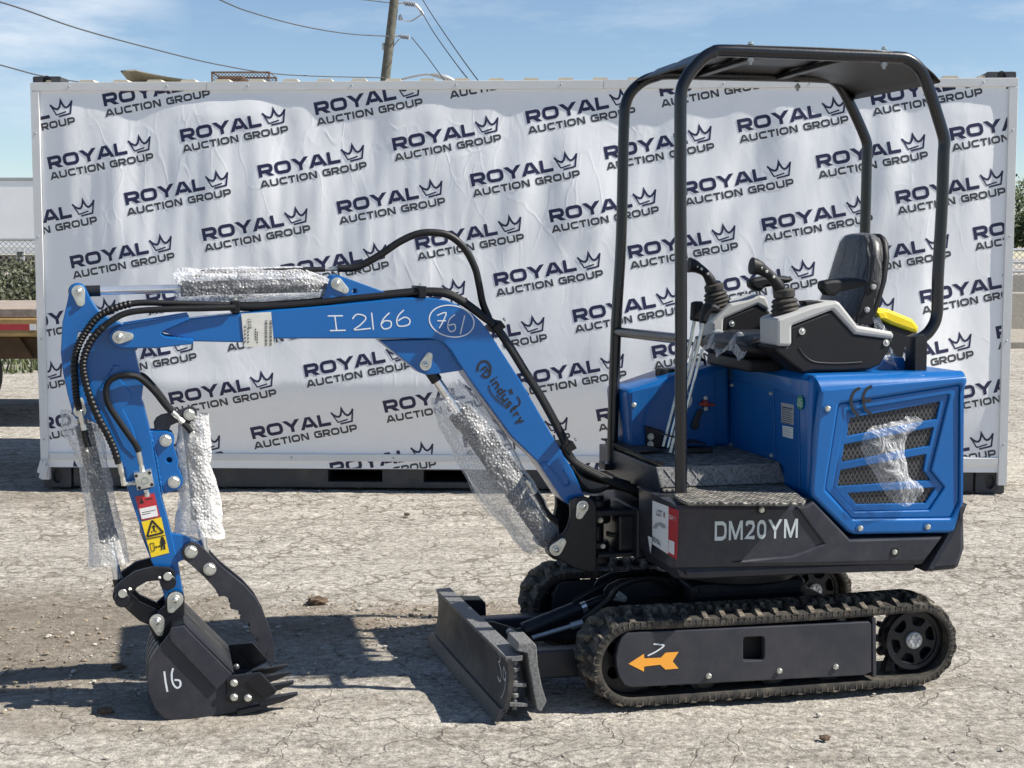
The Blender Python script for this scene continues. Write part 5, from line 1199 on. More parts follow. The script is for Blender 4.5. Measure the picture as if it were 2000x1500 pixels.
hs.tube([U(x, y, -.03) for x, y in R1(860, 830, 930, 848, 985, 900, 1040, 965, 1090, 1035, 1130, 1075)], .0105, 10, smooth=6)
hs.build('thumb_hose', 'hose', EXC)
hs = MB(); P5 = R4(455, 298, 560, 290, 680, 230, 800, 150, 900, 106, 990, 98, 1080, 116, 1160, 182, 1220, 290, 1245, 390, 1265, 490, 1300, 575)
hs.tube([U(x, y, -.01) for x, y in P5], .0125, 12, smooth=8); hs.build('loop_hose', 'hose', EXC)
hs = MB()
run = R1(1530, 395) + R4(0, 512, 150, 504, 300, 493, 500, 470, 700, 450, 830, 437, 930, 430, 1050, 436, 1150, 482, 1270, 570, 1335, 622, 1420, 745, 1500, 875, 1600, 1035, 1720, 1262) + R5(905, 700, 960, 785, 1080, 858, 1250, 932, 1350, 962)
for k, (dy, w) in enumerate(((0, -.055), (-3, -.02), (2, .02), (0, .05))):
    hs.tube([U(x + (k - 1) * (1.5 if i > 9 else 0) - (8 * k if i > 17 else 0), y + dy - (5 * k if i > 17 else 0), w) for i, (x, y) in enumerate(run)], .0115, 10, smooth=6)
hs.tube([U(x, y, -.03) for x, y in R5(940, 800, 990, 900, 1020, 935, 1060, 955, 1120, 950, 1180, 930, 1300, 960)], .009, 8, smooth=6)
hs.tube([U(x, y, .06) for x, y in R5(930, 740, 1010, 850, 1100, 890, 1250, 925, 1350, 990)], .012, 8, smooth=6)
hs.build('boom_hoses', 'hose', EXC)
for c, s in ((Q(R1, 1528, 398), 0), (Q(R4, 908, 428), 0), (Q(R4, 1330, 622), .9), (Q(R4, 1722, 1285), 1.05)):
    p = U(*c, 0); m_ = MB(); ca_, sa_ = cos(s), sin(s)
    lp = [(p.x + a * ca_ + b * sa_, p.z - a * sa_ + b * ca_) for a, b in ((-.012, -.018), (.012, -.018), (.014, .02), (-.014, .02))]
    m_.plate([lp], .14, .003, lambda x, z, d: Vector((x, -.075 + d, z))); o = m_.build('hose_clamp', 'plas', boom); bolt(Vector((p.x + .03 * sa_, -.04, p.z + .024)), .006, boom, 'clamp_bolt', (sa_, 0, ca_))
# ---------------------------------------------------------------- bucket linkage
mb = MB()
ul_ = R3(172, 510, 150, 470, 200, 415, 300, 345, 430, 312, 540, 316, 578, 345, 575, 390, 540, 412, 490, 405, 380, 415, 315, 455, 283, 490, 278, 520, 240, 540, 200, 535)
for w in (-.088, .066): addP(mb, ul_, w, w + .022, .003, ref=-.088)
for q in (R3(527, 377), R3(213, 497)): c = U(*q[0], 0); mb.cyl(c + Vector((0, -.1, 0)), c + Vector((0, .1, 0)), .026 if q[0][0] > 300 else .024, n=22, bev=.003)
lk = mb.build('upper_link', 'dark', EXC)
for q in (R3(527, 377), R3(213, 497)): m_ = MB(); c = U(*q[0], -.1); m_.cyl(c + Vector((0, .002, 0)), c + Vector((0, -.004, 0)), .014, n=18, bev=.001); m_.build('pin_end', 'zinc', lk)
for q in (R3(468, 390), R3(262, 468)): bolt(U(*q[0], -.094), .006, lk, ax=(.5, -.4, .6), washer=False)
mb = MB()
ll_ = R3(175, 500, 270, 497, 330, 560, 440, 610, 480, 640, 470, 690, 390, 716, 330, 690, 240, 610, 190, 560)
for w in (-.064, .044): addP(mb, ll_, w, w + .02, .003, ref=-.064)
mb.build('lower_link', 'dark', EXC)
# ---------------------------------------------------------------- bucket
BW0, BW1 = -.2, .17
side = R3(455, 885, 540, 775, 555, 738, 640, 722, 672, 758, 975, 1062, 940, 1090, 935, 1230, 1165, 1240, 1010, 1325, 900, 1342, 800, 1368, 700, 1386, 600, 1393, 500, 1370, 430, 1290, 390, 1180, 386, 1100, 388, 1040, 408, 960)
mb = MB(); addP(mb, side, BW0, BW0 + .012, .002); addP(mb, side, BW1 - .012, BW1, .002, ref=BW0)
arc_ = [U(x, y, BW0) for x, y in R3(462, 878, 410, 958, 388, 1040, 386, 1100, 390, 1180, 430, 1290, 500, 1370, 600, 1392, 700, 1385, 800, 1366, 900, 1340, 1010, 1322, 1170, 1285)]
arc_ = spline([Vector((p.x, p.z)) for p in arc_], 3)
n_ = len(arc_)
th = []
for i in range(n_):
    t = (arc_[min(i + 1, n_ - 1)] - arc_[max(0, i - 1)]).normalized(); th.append(arc_[i] + Vector((-t.y, t.x)) * .01)
loop = [(p.x, p.y) for p in arc_] + [(p.x, p.y) for p in th[::-1]]
mb.plate([loop], BW1 - BW0 - .006, 0, lambda x, z, d: Vector((x, BW0 + .003 + d, z)))
bk = mb.build('bucket', 'grey', EXC)
mb = MB()
for w in (-.13, -.06, .01, .08):
    seg = arc_[:n_ // 3]; o_ = [(p.x, p.y) for p in seg] + [(p.x - .005, p.y - .001) for p in seg[::-1]]
    mb.plate([o_], .022, 0, lambda x, z, d, w=w: Vector((x, w + d, z)))
mb.build('wear_strips', 'speck', bk)
rim = R3(548, 745, 560, 735, 640, 727, 675, 762, 975, 1062, 870, 1172, 548, 830, 540, 790)
PL('rim_stiffener', rim, BW0 - .012, BW0, 'grey', bk); PL('rim_stiffener', rim, BW1, BW1 + .012, 'grey', bk, ref=BW0)
ear = R3(395, 722, 405, 690, 430, 655, 470, 620, 505, 590, 512, 540, 532, 502, 570, 484, 615, 492, 644, 530, 646, 690, 650, 740, 560, 740, 540, 772, 480, 850, 455, 862, 440, 830)
mb = MB()
for w in (-.09, .068): addP(mb, ear, w, w + .022, .003, ref=-.09)
addP(mb, R3(555, 738, 640, 700, 672, 738, 990, 1050, 965, 1062, 650, 770, 560, 770), BW0 + .01, BW1 - .01, .002); 
eb = mb.build('bucket_ears', 'dark', bk)
mb = MB(); c = U(*Q(R3, 605, 690), 0); mb.cyl(c + Vector((0, BW0 - .005, 0)), c + Vector((0, BW1, 0)), .026, n=22, bev=.003); mb.build('torque_tube', 'speck', bk)
pinplate(bk, Q(R3, 580, 538), Q(R3, 552, 608), -.09, .026, .012); pinplate(bk, Q(R3, 452, 690), Q(R3, 472, 768), -.09, .024, .012)
sc_ = R3(935, 1090, 965, 1065, 1175, 1043, 1288, 1165, 1270, 1195, 1165, 1245, 960, 1255, 938, 1235)
for w, ref in ((BW0 - .014, BW0), (BW1, BW0)):
    m_ = MB(); addP(m_, sc_, w, w + .014, .003, .008, ref=ref); so2 = m_.build('side_cutter', 'dark', bk)
    m_ = MB(); addP(m_, R3(1068, 1105, 1180, 1052, 1282, 1160, 1180, 1210), w - .004, w, .002, 0, ref=ref); m_.build('cutter_edge', 'plas', bk)
for q in (R3(990, 1120), R3(990, 1220), R3(1087, 1225)): m_ = MB(); c = U(*q[0], BW0 - .014); m_.ring(c, (0, -1, 0), .011, .016, .002); m_.build('bolt_recess', 'ink', bk); BT(q[0], BW0 - .0145, .0105, bk)
for q in (R3(918, 912), R3(918, 998), R3(1008, 1012)):
    c = U(*q[0], BW1 - .02); m_ = MB(); m_.dome(Vector((c.x, BW1 - .013, c.z)), (0, -1, 0), .012, .009); m_.build('bolt', 'zinc', bk)
mb = MB(); a = U(*Q(R3, 1010, 1335), BW0); b = U(*Q(R3, 1195, 1285), BW0); mb.loft([[Vector((a.x, w, a.z - .004)), Vector((b.x + .012, w, b.z - .004)), Vector((b.x + .01, w, b.z + .008)), Vector((a.x, w, a.z + .012))] for w in (BW0 - .01, BW1 + .01)], True); mb.build('cutting_lip', 'dark', bk)
tooth = R3(1165, 1252, 1235, 1228, 1330, 1212, 1436, 1194, 1430, 1208, 1335, 1252, 1240, 1272, 1175, 1285)
for w in (BW0 - .012, -.078, .04, BW1 - .035):
    m_ = MB(); lp = l2(tooth, BW0); cx = .0
    xs_ = [p[0] for p in lp]; xm, xM = min(xs_), max(xs_)
    rings = []
    for f, sc2 in ((0, 1), (1, 1)): rings.append([Vector((x, w + .024 + (f - .5) * .044 * (1 if x < xm + .45 * (xM - xm) else .55), z)) for x, z in lp])
    m_.loft(rings, True); m_.build('bucket_tooth', 'dark', bk)
mb = MB(); chalk(mb, [R3(503, 1040, 512, 1110, 525, 1182), R3(565, 1018, 555, 1060, 562, 1120, 590, 1155, 615, 1140, 610, 1105, 575, 1100)], BW0, .006); mb.build('chalk_number', 'chalk', bk, 0)
# ---------------------------------------------------------------- thumb
tp = R3(622, 212, 640, 165, 690, 138, 740, 150, 790, 195, 900, 310, 1060, 440, 1140, 530, 1200, 640, 1250, 780, 1278, 900, 1275, 970, 1250, 1012, 1205, 945, 1230, 903, 1195, 922, 1150, 862, 1166, 832, 1155, 800, 1110, 785, 1095, 760, 1106, 725, 1090, 700, 1035, 690, 1030, 665, 1046, 640, 1020, 615, 965, 605, 960, 580, 971, 560, 960, 535, 920, 515, 885, 520, 860, 470, 790, 390, 680, 290, 640, 260)
mb = MB()
for w in (-.068, .022): addP(mb, tp, w, w + .016, .0012, ref=-.068)
for q in (R3(1000, 470), R3(1150, 640), R3(820, 290)): c = U(*q[0], 0); mb.cyl((c.x, -.06, c.z), (c.x, .03, c.z), .012, n=12)
tm = mb.build('thumb', 'grey', EXC)
BT(Q(R3, 690, 205), -.068, .0185, tm); BT(Q(R3, 820, 326), -.068, .0185, tm)
# ---------------------------------------------------------------- engine cover
LW = .205                                                   # plane of the wall in front of the engine
CO = EG(352, 262, 1285, 182, 1302, 200, 1300, 225, 1272, 300, 1276, 1000, 1215, 1195, 1180, 1206, 560, 1216, 520, 1196, 290, 970, 282, 930, 312, 560, 345, 300)
H1 = EG(465, 365, 1258, 240, 1250, 1000, 1195, 1106, 557, 1112, 378, 922)
H2 = EG(520, 412, 1196, 302, 1072, 800, 1160, 908, 1060, 1058, 575, 1068, 432, 905)
SL = [EG(548, 460, 1140, 350, 1115, 465, 530, 578), EG(512, 632, 1097, 518, 1068, 640, 495, 748), EG(487, 800, 1048, 695, 1030, 800, 1075, 865, 470, 905), EG(533, 950, 1110, 912, 1040, 1015, 590, 1022)]
mb = MB()
mb.plate([l2(CO, -.5, .012), l2(H1, -.5, .01)], .034, .011, lambda x, z, d: Vector((x, -.5 + d, z)), 0, 4)
mb.plate([l2(H1, -.5, .01), l2(H2, -.5, .006)], .026, .005, lambda x, z, d: Vector((x, -.4915 + d, z)), 0, 3)
mb.plate([l2(H2, -.5)] + [l2(s, -.5, .003) for s in SL], .018, .003, lambda x, z, d: Vector((x, -.483 + d, z)))
zt0 = U(*Q(EG, 1255, 145), -.44).z
top = [U(*Q(EG, 272, 172), -.44), U(*Q(EG, 1250, 145), -.44)]
body = [(LW + .012, .66), (LW, .7), (LW, top[0].z - .02), (LW + .02, top[0].z), (top[1].x - .01, top[1].z), (top[1].x + .012, top[1].z - .02), (.755, .8), (.745, .55), (.36, .545), (.23, .66)]
mb.plate([fillet(body, .012)], .9, .012, lambda x, z, d: Vector((x, -.466 + d, z)), 0, 4)
c0 = U(*CO[0], -.5); c1 = U(*CO[1], -.5)
# shoulder between the side face and the top
N_ = 6
def sh(f, g): 
    a = c0.lerp(c1, f); b = top[0].lerp(top[1], f); t = g * pi / 2; return Vector((a.x + (b.x - a.x) * g, a.y + (b.y - a.y) * (1 - cos(t)) * .8 + (b.y - a.y) * .2 * g, a.z - .012 + (b.z - a.z + .012) * sin(t)))
mb.loft([[sh(i / 10, g / N_) for g in range(N_ + 1)] + [Vector((sh(i / 10, 1).x, -.42, sh(i / 10, 1).z - .012)), Vector((sh(i / 10, 0).x, -.46, sh(i / 10, 0).z))] for i in range(11)], True)
cov = mb.build('engine_cover', 'blue', EXC, ang=40)
for s in SL:
    m_ = MB(); lp = l2(s, -.5); lp = offset(lp, -.004 if area(lp) > 0 else .004); m_.plate([lp], .006, 0, lambda x, z, d: Vector((x, -.4745 + d, z))); m_.build('grille_mesh', 'mesh', cov)
for q in (EG(388, 393), EG(600, 1172), EG(1040, 1163)):
    m_ = MB(); c = U(*q[0], -.5); m_.ring(c + Vector((0, .002, 0)), (0, -1, 0), .011, .0165, .004, 24); m_.build('screw_cup', 'bluedk', cov); BT(q[0], -.5005, .0085, cov)
mb = MB()
def ce(cx, cy, a0, a1, n=12): return [Q(EG, cx + 62 * cos(radians(a0 + (a1 - a0) * i / n)) * .95, cy + 88 * sin(radians(a0 + (a1 - a0) * i / n)) + .0) for i in range(n + 1)]
chalk(mb, [ce(600, 350, 270, 95)], -.5008, .010); chalk(mb, [ce(678, 338, 270, 95)], -.5008, .010); chalk(mb, [EG(616, 344, 672, 339)], -.5014, .011)
mb.build('conformity_mark', 'ink', cov, 0)
mb = MB(); mb.add([Vector((top[1].x + .0135, w, z)) for w, z in ((-.36, .7), (-.28, .7), (-.28, .86), (-.36, .86))], [(0, 1, 2, 3)]); mb.build('rear_label', 'yellow', cov, 0)
# front wall panels with labels
def boxL(mb, px, l, t, bev=.002):
    a = [UL(x, y, l) for x, y in px]; mb.plate([[(p.y, p.z) for p in a]], t, bev, lambda w, z, d: Vector((l - t + d, w, z))); return mb
mb = MB(); boxL(mb, FL(1000, 410, 1385, 495, 1400, 1070, 1005, 960), LW, .004); boxL(mb, FL(1398, 500, 1590, 560, 1600, 1300, 1410, 1080), LW, .004); wl = mb.build('front_panels', 'bluedk', cov)
for q in (FL(1040, 468), FL(1360, 535), FL(1030, 950), FL(1362, 1040)):
    p = UL(*q[0], LW - .004); bolt(p, .007, wl, 'screw', (-1, 0, 0))
mb = MB(); quadL(mb, FL(1442, 608, 1546, 628, 1543, 793, 1445, 772), LW - .004, .001, 0); quadL(mb, FL(1453, 795, 1540, 812, 1538, 905, 1455, 883), LW - .004, .001, 1)
c = [Q(FL, 1597 + 27 * cos(i * pi / 10), 608 + 58 * sin(i * pi / 10)) for i in range(20)]; quadL(mb, c, LW - .004, .0012, 2)
for k in range(9): y = 640 + k * 15.5; quadL(mb, FL(1450, y, 1538 - 8 * (k % 3), y + 17, 1538 - 8 * (k % 3), y + (26 if k == 0 else 22), 1450, y + (9 if k == 0 else 5)), LW - .004, .0016, 3)
for k in range(5): y = 808 + k * 15; quadL(mb, FL(1460, y, 1530 - 10 * (k % 2), y + 14, 1530 - 10 * (k % 2), y + 19, 1460, y + 5), LW - .004, .0016, 4)
lb = mb.build('data_plate', ['label', 'white', 'green', 'ink', 'label'], wl, 0)
mb = MB(); a = UL(*Q(FL, 1580, 605), LW - .004); b = UL(*Q(FL, 1614, 612), LW - .004); put_text(mb, 'QC', .012, .18, a + Vector((-.0015, 0, 0)), (b - a).normalized(), (0, 0, 1), (-1, 0, 0), .25, .7, 0, .0005, False, (b - a).length)
mb.build('label_print', 'white', lb, 0); mb = MB()
a = UL(*Q(FL, 1577, 640), LW - .004); b = UL(*Q(FL, 1617, 648), LW - .004); put_text(mb, 'PASS', .012, .18, a + Vector((-.0015, 0, 0)), (b - a).normalized(), (0, 0, 1), (-1, 0, 0), .25, .7, 0, .0005, False, (b - a).length); mb.build('label_print', 'white', wl, 0)
# side tank beyond the foot well
TW = .2
sp_ = FL(215, 978, 185, 560, 192, 520, 225, 502, 305, 482, 580, 388, 880, 318, 1020, 290, 1040, 980)
mb = MB(); lp = l2(sp_, TW, .012); mb.plate([lp], HW - TW, .02, lambda x, z, d: Vector((x, TW + d, z)), 0, 4); tank = mb.build('fuel_tank_housing', 'bluedk', EXC)
mb = MB(); addP(mb, FL(228, 520, 580, 440, 900, 360, 900, 965, 222, 975), TW - .004, TW, .003); mb.build('side_panel', 'bluedk', tank)
bolt(U(*Q(FL, 242, 628), TW - .005), .008, tank)
c = U(*Q(FL, 495, 355), TW + .12); mb = MB(); mb.cyl(c + Vector((0, 0, -.03)), c + Vector((0, 0, .012)), .035, n=24, bev=.004)
for k in range(10): a = k * pi / 5; mb.box((c.x + .033 * cos(a) - .004, c.y + .033 * sin(a) - .004, c.z - .015), (c.x + .033 * cos(a) + .004, c.y + .033 * sin(a) + .004, c.z + .01), .001)
mb.build('fuel_cap', 'fuelcap', tank)
mb = MB(); c = U(*Q(FL, 775, 290), TW + .12); mb.tube([c + Vector((-.02, 0, -.03)), c + Vector((-.02, 0, .01)), c + Vector((.02, 0, .01)), c + Vector((.02, 0, -.03))], .006, 8, smooth=4); mb.build('tank_handle', 'fuelcap', tank)
mb = MB(); mb.plate([l2(FL(338, 795, 480, 840, 480, 975, 345, 975), TW - .02)], .02, .003, lambda x, z, d: Vector((x, TW - .025 + d, z))); lb_ = mb.build('lever_bracket', 'dark', EXC)
for q in (FL(378, 888), FL(376, 952)): bolt(U(*q[0], TW - .026), .011, lb_)
mb = MB(); addP(mb, FL(778, 612, 905, 618, 903, 640, 780, 632), TW - .03, TW - .015, .003); addP(mb, FL(815, 595, 850, 595, 855, 645, 812, 645), TW - .035, TW - .008, .004); bs = mb.build('battery_switch', 'handle', tank)
for q in (FL(825, 572), FL(828, 660)): bolt(U(*q[0], TW - .012), .007, bs)
mb = MB(); addP(mb, FL(770, 660, 812, 668, 765, 780, 720, 765), TW - .02, TW - .012, .002, .005); mb.plate([circ(*Q(FL, 728, 790), .016, TW)], .008, .002, lambda x, z, d: Vector((x, TW - .02 + d, z))); mb.build('switch_key', 'fuelcap', bs)
# seat pedestal
mb = MB(); p0 = UL(*Q(FL, 935, 335), LW + .02); mb.loft([[Vector((LW + .03 + .0 * i, w, 1.03)) for i in (0,)] + [Vector((LW + .03, w, 1.07 + .03 * g)), Vector((LW + .09, w, 1.125 + .02 * g)), Vector((.62, w, 1.125)), Vector((.66, w, 1.03))] for w, g in ((-.33, 0), (-.25, .4), (0, 1), (.25, 1), (.33, .6))], True)
ped = mb.build('seat_pedestal', 'blue', EXC)
mb = MB(); a = UL(*Q(FL, 1220, 320), LW + .03); mb.box((a.x - .02, a.y - .05, a.z - .03), (a.x + .03, a.y + .05, a.z + .03), .008); mb.box((a.x - .03, a.y - .015, a.z - .018), (a.x - .015, a.y + .035, a.z + .01), .004); mb.build('seat_latch', 'plas', ped)
# ---------------------------------------------------------------- foot well
zf = U(*Q(FL, 430, 1130), -.26).z; zl = U(*Q(FL, 600, 1400), -.5).z
lx0 = U(*Q(FL, 455, 1200), -.26).x
mb = MB(); mb.box((-.235, -.245, .66), (LW, HW, zf - .012), .006); mb.box((-.27, -.5 + .01, .655), (LW - .01, -.24, zl - .012), .006)
fl_ = mb.build('foot_well', 'grey', EXC)
mb = MB(); mb.box((-.22, -.25, zf - .011), (LW - .004, .43, zf), .004); mat1 = mb.build('floor_mat', 'pad', EXC)
lr = U(*Q(FL, 1425, 1180), -.265).x; lr2 = U(*Q(FL, 1620, 1425), -.498).x
mb = MB(); lp = [(UZ(x, y, zl).x, UZ(x, y, zl).y) for x, y in FL(560, 1352, 600, 1392, 680, 1424, 1622, 1430, 1640, 1405, 1540, 1325, 1465, 1268, 480, 1282, 470, 1320, 700, 1315)]
lp = [(min(a, LW + .06), b) for a, b in lp]
mb.plate([fillet(lp, .006)], .012, .004, lambda x, y, d: Vector((x, y, zl + .002 - d))); mb.build('step_mat', 'pad', mat1)
mb = MB(); rp = [(lx0 - .005, zl + .004), (lr + .02, zl + .004), (lr, zf - .002), (lx0 - .015, zf - .002)]
mb.plate([rp], .012, .004, lambda x, z, d: Vector((x, -.264 + d - .02 * (1 - (z - zl) / (zf - zl)), z)))
n_ = 9
for k in range(n_):
    x = lx0 + .012 + (lr - lx0 - .01) * k / n_; h = zf - zl; s = (lr - lx0) / n_ * .9
    for a, b in (((x, zl + .1 * h), (x + s, zl + .9 * h)), ((x + s, zl + .1 * h), (x, zl + .9 * h))):
        for pg in ribbon([a, b], .005, False, 1): mb.plate([pg], .004, .001, lambda u, v, d: Vector((u, -.267 + d - .02 * (1 - (v - zl) / (zf - zl)), v)), 0, 1)
mb.build('riser_mat', 'speck', mat1)
mb = MB(); mb.tube([Vector((-.225, w, zf + .004 + .006 * sin(w * 20))) for w in (-.24, -.1, 0, .1, .2, .3, .4)], .006, 6, smooth=3)
mb.plate([[(-.24, .03), (-.12, .05), (-.13, .4), (-.24, .42)]], .006, .002, lambda x, y, d: Vector((x, y, zf + .012 + .03 * abs(x + .16) - d))); mb.build('curled_mat_edge', 'rubber', mat1)
# ---------------------------------------------------------------- canopy
NW, FW = -.37, .31
def lift(pts, w): return [U(x, y, w) for x, y in pts]
nt = [(1330, 962)] + CN(480, 1333, 477, 900, 477, 600, 477, 400, 480, 330, 492, 280, 520, 228, 555, 185, 600, 140, 645, 114, 700, 104, 1000, 115, 1300, 127, 1600, 139, 1660, 150, 1710, 185, 1745, 235, 1780, 330, 1815, 440, 1846, 545, 1852, 590, 1848, 650, 1840, 900, 1826, 1150, 1818, 1290) + ST(1968, 560, 1965, 640, 1950, 710, 1915, 770, 1880, 805, 1830, 835)
ftb = [(1195, 907), (1203, 648)] + CN(168, 1100, 180, 600, 186, 430, 192, 385, 208, 340, 240, 298, 290, 260, 350, 238, 420, 226, 700, 232, 1000, 238, 1230, 246, 1275, 258, 1310, 290, 1345, 350, 1400, 465, 1440, 560, 1450, 600, 1449, 650, 1443, 900, 1438, 1060) + [(1688, 560), (1680, 640), (1660, 665)]
R_ = .0205
mb = MB(); mb.tube(lift(nt, NW), R_, 14, smooth=4); can = mb.build('canopy_frame', 'tube', EXC, ang=60)
mb = MB(); mb.tube(lift(ftb, FW), R_, 14, smooth=4); mb.build('far_hoop', 'tube', can, ang=60)
mb = MB(); mb.cyl(U(1205, 648, FW), U(1328, 662, NW), .018, n=16); mb.build('cross_bar', 'tube', can)
p = U(1330, 962, NW); q = U(1195, 905, FW)
mb = MB(); mb.box((q.x - .04, q.y - .04, q.z - .02), (q.x + .05, q.y + .04, q.z + .004), .003); mb.build('post_base', 'dark', can); bolt(Vector((q.x - .025, q.y - .025, q.z + .004)), .008, can, ax=(0, 0, 1)); 
a = U(*Q(ST, 1870, 830), NW); mb = MB(); mb.plate([[(a.x - .05, 1.06), (a.x - .004, 1.06), (a.x - .004, a.z - .0), (a.x - .02, a.z + .02), (a.x - .05, a.z + .01)]], .07, .003, lambda x, z, d: Vector((x, NW - .035 + d, z))); mb.build('rear_bracket', 'dark', can)
a = U(1680, 640, FW); mb = MB(); mb.box((a.x - .03, FW - .035, 1.03), (a.x + .03, FW + .035, a.z + .02), .004); mb.build('rear_bracket', 'dark', can)
# roof
f_n, f_f = U(*Q(CN, 556, 162), NW), U(*Q(CN, 238, 264), FW + .01)
r_n, r_f = U(1834, 160, NW), U(1668, 192, FW + .01)
zb_ = U(*Q(CN, 1000, 115), NW).z + R_ - .004
rl = [(0, 1, .2), (.02, .85, .35), (.06, .42, .7), (.11, .12, .9), (.17, .0, 1), (.24, 0, .8), (.4, 0, 1), (.55, 0, 1), (.72, 0, .7), (.80, .02, .2), (.86, .14, 0), (.92, .38, 0), (.97, .72, 0), (1, 1, 0)]
rows = []
for i in range(13):
    f = i / 12; w = NW - .012 + (FW - NW + .024) * f; e = 1 - (2 * f - 1) ** 2
    a, b = f_n.lerp(f_f, f), r_n.lerp(r_f, f); row = []
    for t, dr, cw_ in rl:
        ze = (a.z if t < .5 else b.z); z = zb_ + (ze - zb_) * dr
        row.append(Vector((a.x + (b.x - a.x) * t, w, z + cw_ * (.014 * min(1, e * 2.5) + .004 * cos(f * 5 * pi)))))
    rows.append(row)
mb = MB(); n = len(rl); mb.add([p for r in rows for p in r], [(i * n + j, i * n + j + 1, (i + 1) * n + j + 1, (i + 1) * n + j) for i in range(12) for j in range(n - 1)])
roof = mb.build('roof', 'roof', can, ang=50); md = roof.modifiers.new('thickness', 'SOLIDIFY'); md.thickness = .008; md.offset = -1
for l, w in ((.02, NW), (.5, NW), (.05, FW), (.5, FW)):
    bolt(Vector((l, w, zb_ + .007)), .009, roof, ax=(0, 0, 1)); m_ = MB(); m_.cyl((l, w, zb_ - .058), (l, w, zb_ - .03), .006, n=8); m_.cyl((l, w, zb_ - .048), (l, w, zb_ - .036), .011, n=6); m_.build('bolt_end', 'galv', roof)
mb = MB()
for l in (.1, .42): mb.box((l - .015, NW, zb_ - .02), (l + .015, FW, zb_ - .002), .004)
mb.build('roof_rib', 'roof', roof)
# ---------------------------------------------------------------- seat
seat = MB()
def sring(c, hw, ht, ang, n=20, e=3.2):
    o = []; dx = Vector((cos(ang), 0, sin(ang)))
    for i in range(n):
        t = 2 * pi * i / n; a = abs(cos(t)) ** (2 / e) * (1 if cos(t) > 0 else -1); b = abs(sin(t)) ** (2 / e) * (1 if sin(t) > 0 else -1); o.append(c + Vector((0, 1, 0)) * (a * hw) + dx * (b * ht))
    return o
bt = U(*Q(ST, 1350, 735), 0); tp_ = U(*Q(ST, 1425, 98), .0); 
ba = Vector((bt.x - .05, 0, bt.z)); bb_ = Vector((tp_.x + .008, 0, tp_.z))
prof_b = [(0, .165, .05), (.06, .17, .055), (.25, .172, .045), (.5, .168, .04), (.75, .152, .04), (.9, .128, .04), (.97, .1, .032), (1, .075, .016)]
def bring(f, hw, ht, k=1, off=0): c = ba.lerp(bb_, f); c.x += .035 * sin(pi * f) * .5 + off; return sring(c, hw * k, ht * k, -.22)
mb = MB(); mb.loft([bring(*q) for q in prof_b], True); st_ = empty('operator_seat', (0, 0, 0)); st_.parent = EXC; back = mb.build('backrest', 'vinyl', st_, ang=60)
mb = MB(); mb.loft([bring(f, hw + .004, ht * .55, 1, .034) for f, hw, ht in prof_b], True); mb.build('seat_shell', 'plas', st_, ang=60)
c0_ = U(*Q(ST, 470, 850), -.02); zc = U(*Q(ST, 700, 800), -.2).z
mb = MB(); cr_ = []
for l, h in ((.09, .012), (.10, .034), (.14, .046), (.25, .05), (.4, .048), (.5, .04)): cr_.append([Vector((l, .215 * (abs(cos(t)) ** .5) * (1 if cos(t) > 0 else -1), zc - .045 + h * (abs(sin(t)) ** .6) * (1 if sin(t) > 0 else -1))) for t in [2 * pi * i / 22 for i in range(22)]])
mb.loft(cr_, True); cush = mb.build('cushion', 'vinyl', st_, ang=60)
mb = MB(); mb.box((.1, -.2, zc - .13), (.5, .2, zc - .085), .012); mb.box((.16, -.16, 1.1), (.46, .16, zc - .12), .01); mb.build('seat_base', 'plas', st_)
mb = MB(); addP(mb, ST(1400, 720, 1440, 560, 1495, 435, 1520, 418, 1545, 430, 1552, 460, 1530, 560, 1515, 735), -.225, -.21, .003, .006); hin = mb.build('back_bracket', 'plas', st_)
for q in (ST(1520, 465), ST(1475, 625)): bolt(U(*q[0], -.225), .009, hin, m='galv')
for w, pts in ((-.27, ST(1168, 440, 1180, 425, 1240, 413, 1390, 405, 1480, 412, 1500, 425, 1495, 448, 1400, 478, 1300, 500, 1255, 530, 1205, 522, 1172, 480)), (.215, ST(665, 425, 690, 405, 760, 392, 880, 388, 945, 396, 962, 412, 950, 432, 860, 455, 770, 470, 745, 498, 705, 492, 670, 465))):
    mb = MB(); addP(mb, pts, w, w + .055, .012, .008); ar_ = mb.build('armrest', 'plas', st_); m2 = MB(); c = [U(x, y, w) for x, y in pts]; zt_ = max(p.z for p in c); xm = sum(p.x for p in c) / len(c)
    m2.ball((xm + .03, w + .027, zt_ - .014), .075, .026, .016); m2.build('armrest_pad', 'vinyl', ar_)
# side consoles
def console(w0, w1, grey, black, name):
    m_ = MB(); addP(m_, black, w0 + .006, w1 - .006, .008, .006, ref=w0); cn_ = m_.build(name, 'plas', EXC)
    m_ = MB(); addP(m_, grey, w0, w1, .01, .008); m_.build('console_trim', 'gplas', cn_); return cn_
gr = ST(848, 700, 860, 684, 1035, 622, 1100, 598, 1262, 562, 1290, 575, 1350, 650, 1415, 735, 1655, 778, 1668, 800, 1660, 832, 1395, 798, 1240, 628, 955, 738, 955, 862, 935, 882, 862, 880, 850, 868)
blk = ST(945, 745, 1240, 630, 1395, 800, 1662, 828, 1668, 860, 1640, 905, 1578, 1010, 1500, 1045, 1300, 1056, 1100, 1056, 1040, 1070, 1000, 1040, 860, 930, 822, 876, 930, 880, 948, 862)
nc = console(-.40, -.25, gr, blk, 'near_console'); nc.name = 'side_console'
for q in (ST(1023, 775), ST(1610, 855)): SW(q[0], -.395, .007, nc)
m_ = MB(); m_.tube([U(x, y, -.3945) for x, y in ST(1000, 890, 1040, 945, 1100, 985, 1180, 996, 1300, 998, 1440, 990)], .0022, 6, smooth=4); m_.build('console_crease', 'plas', nc)
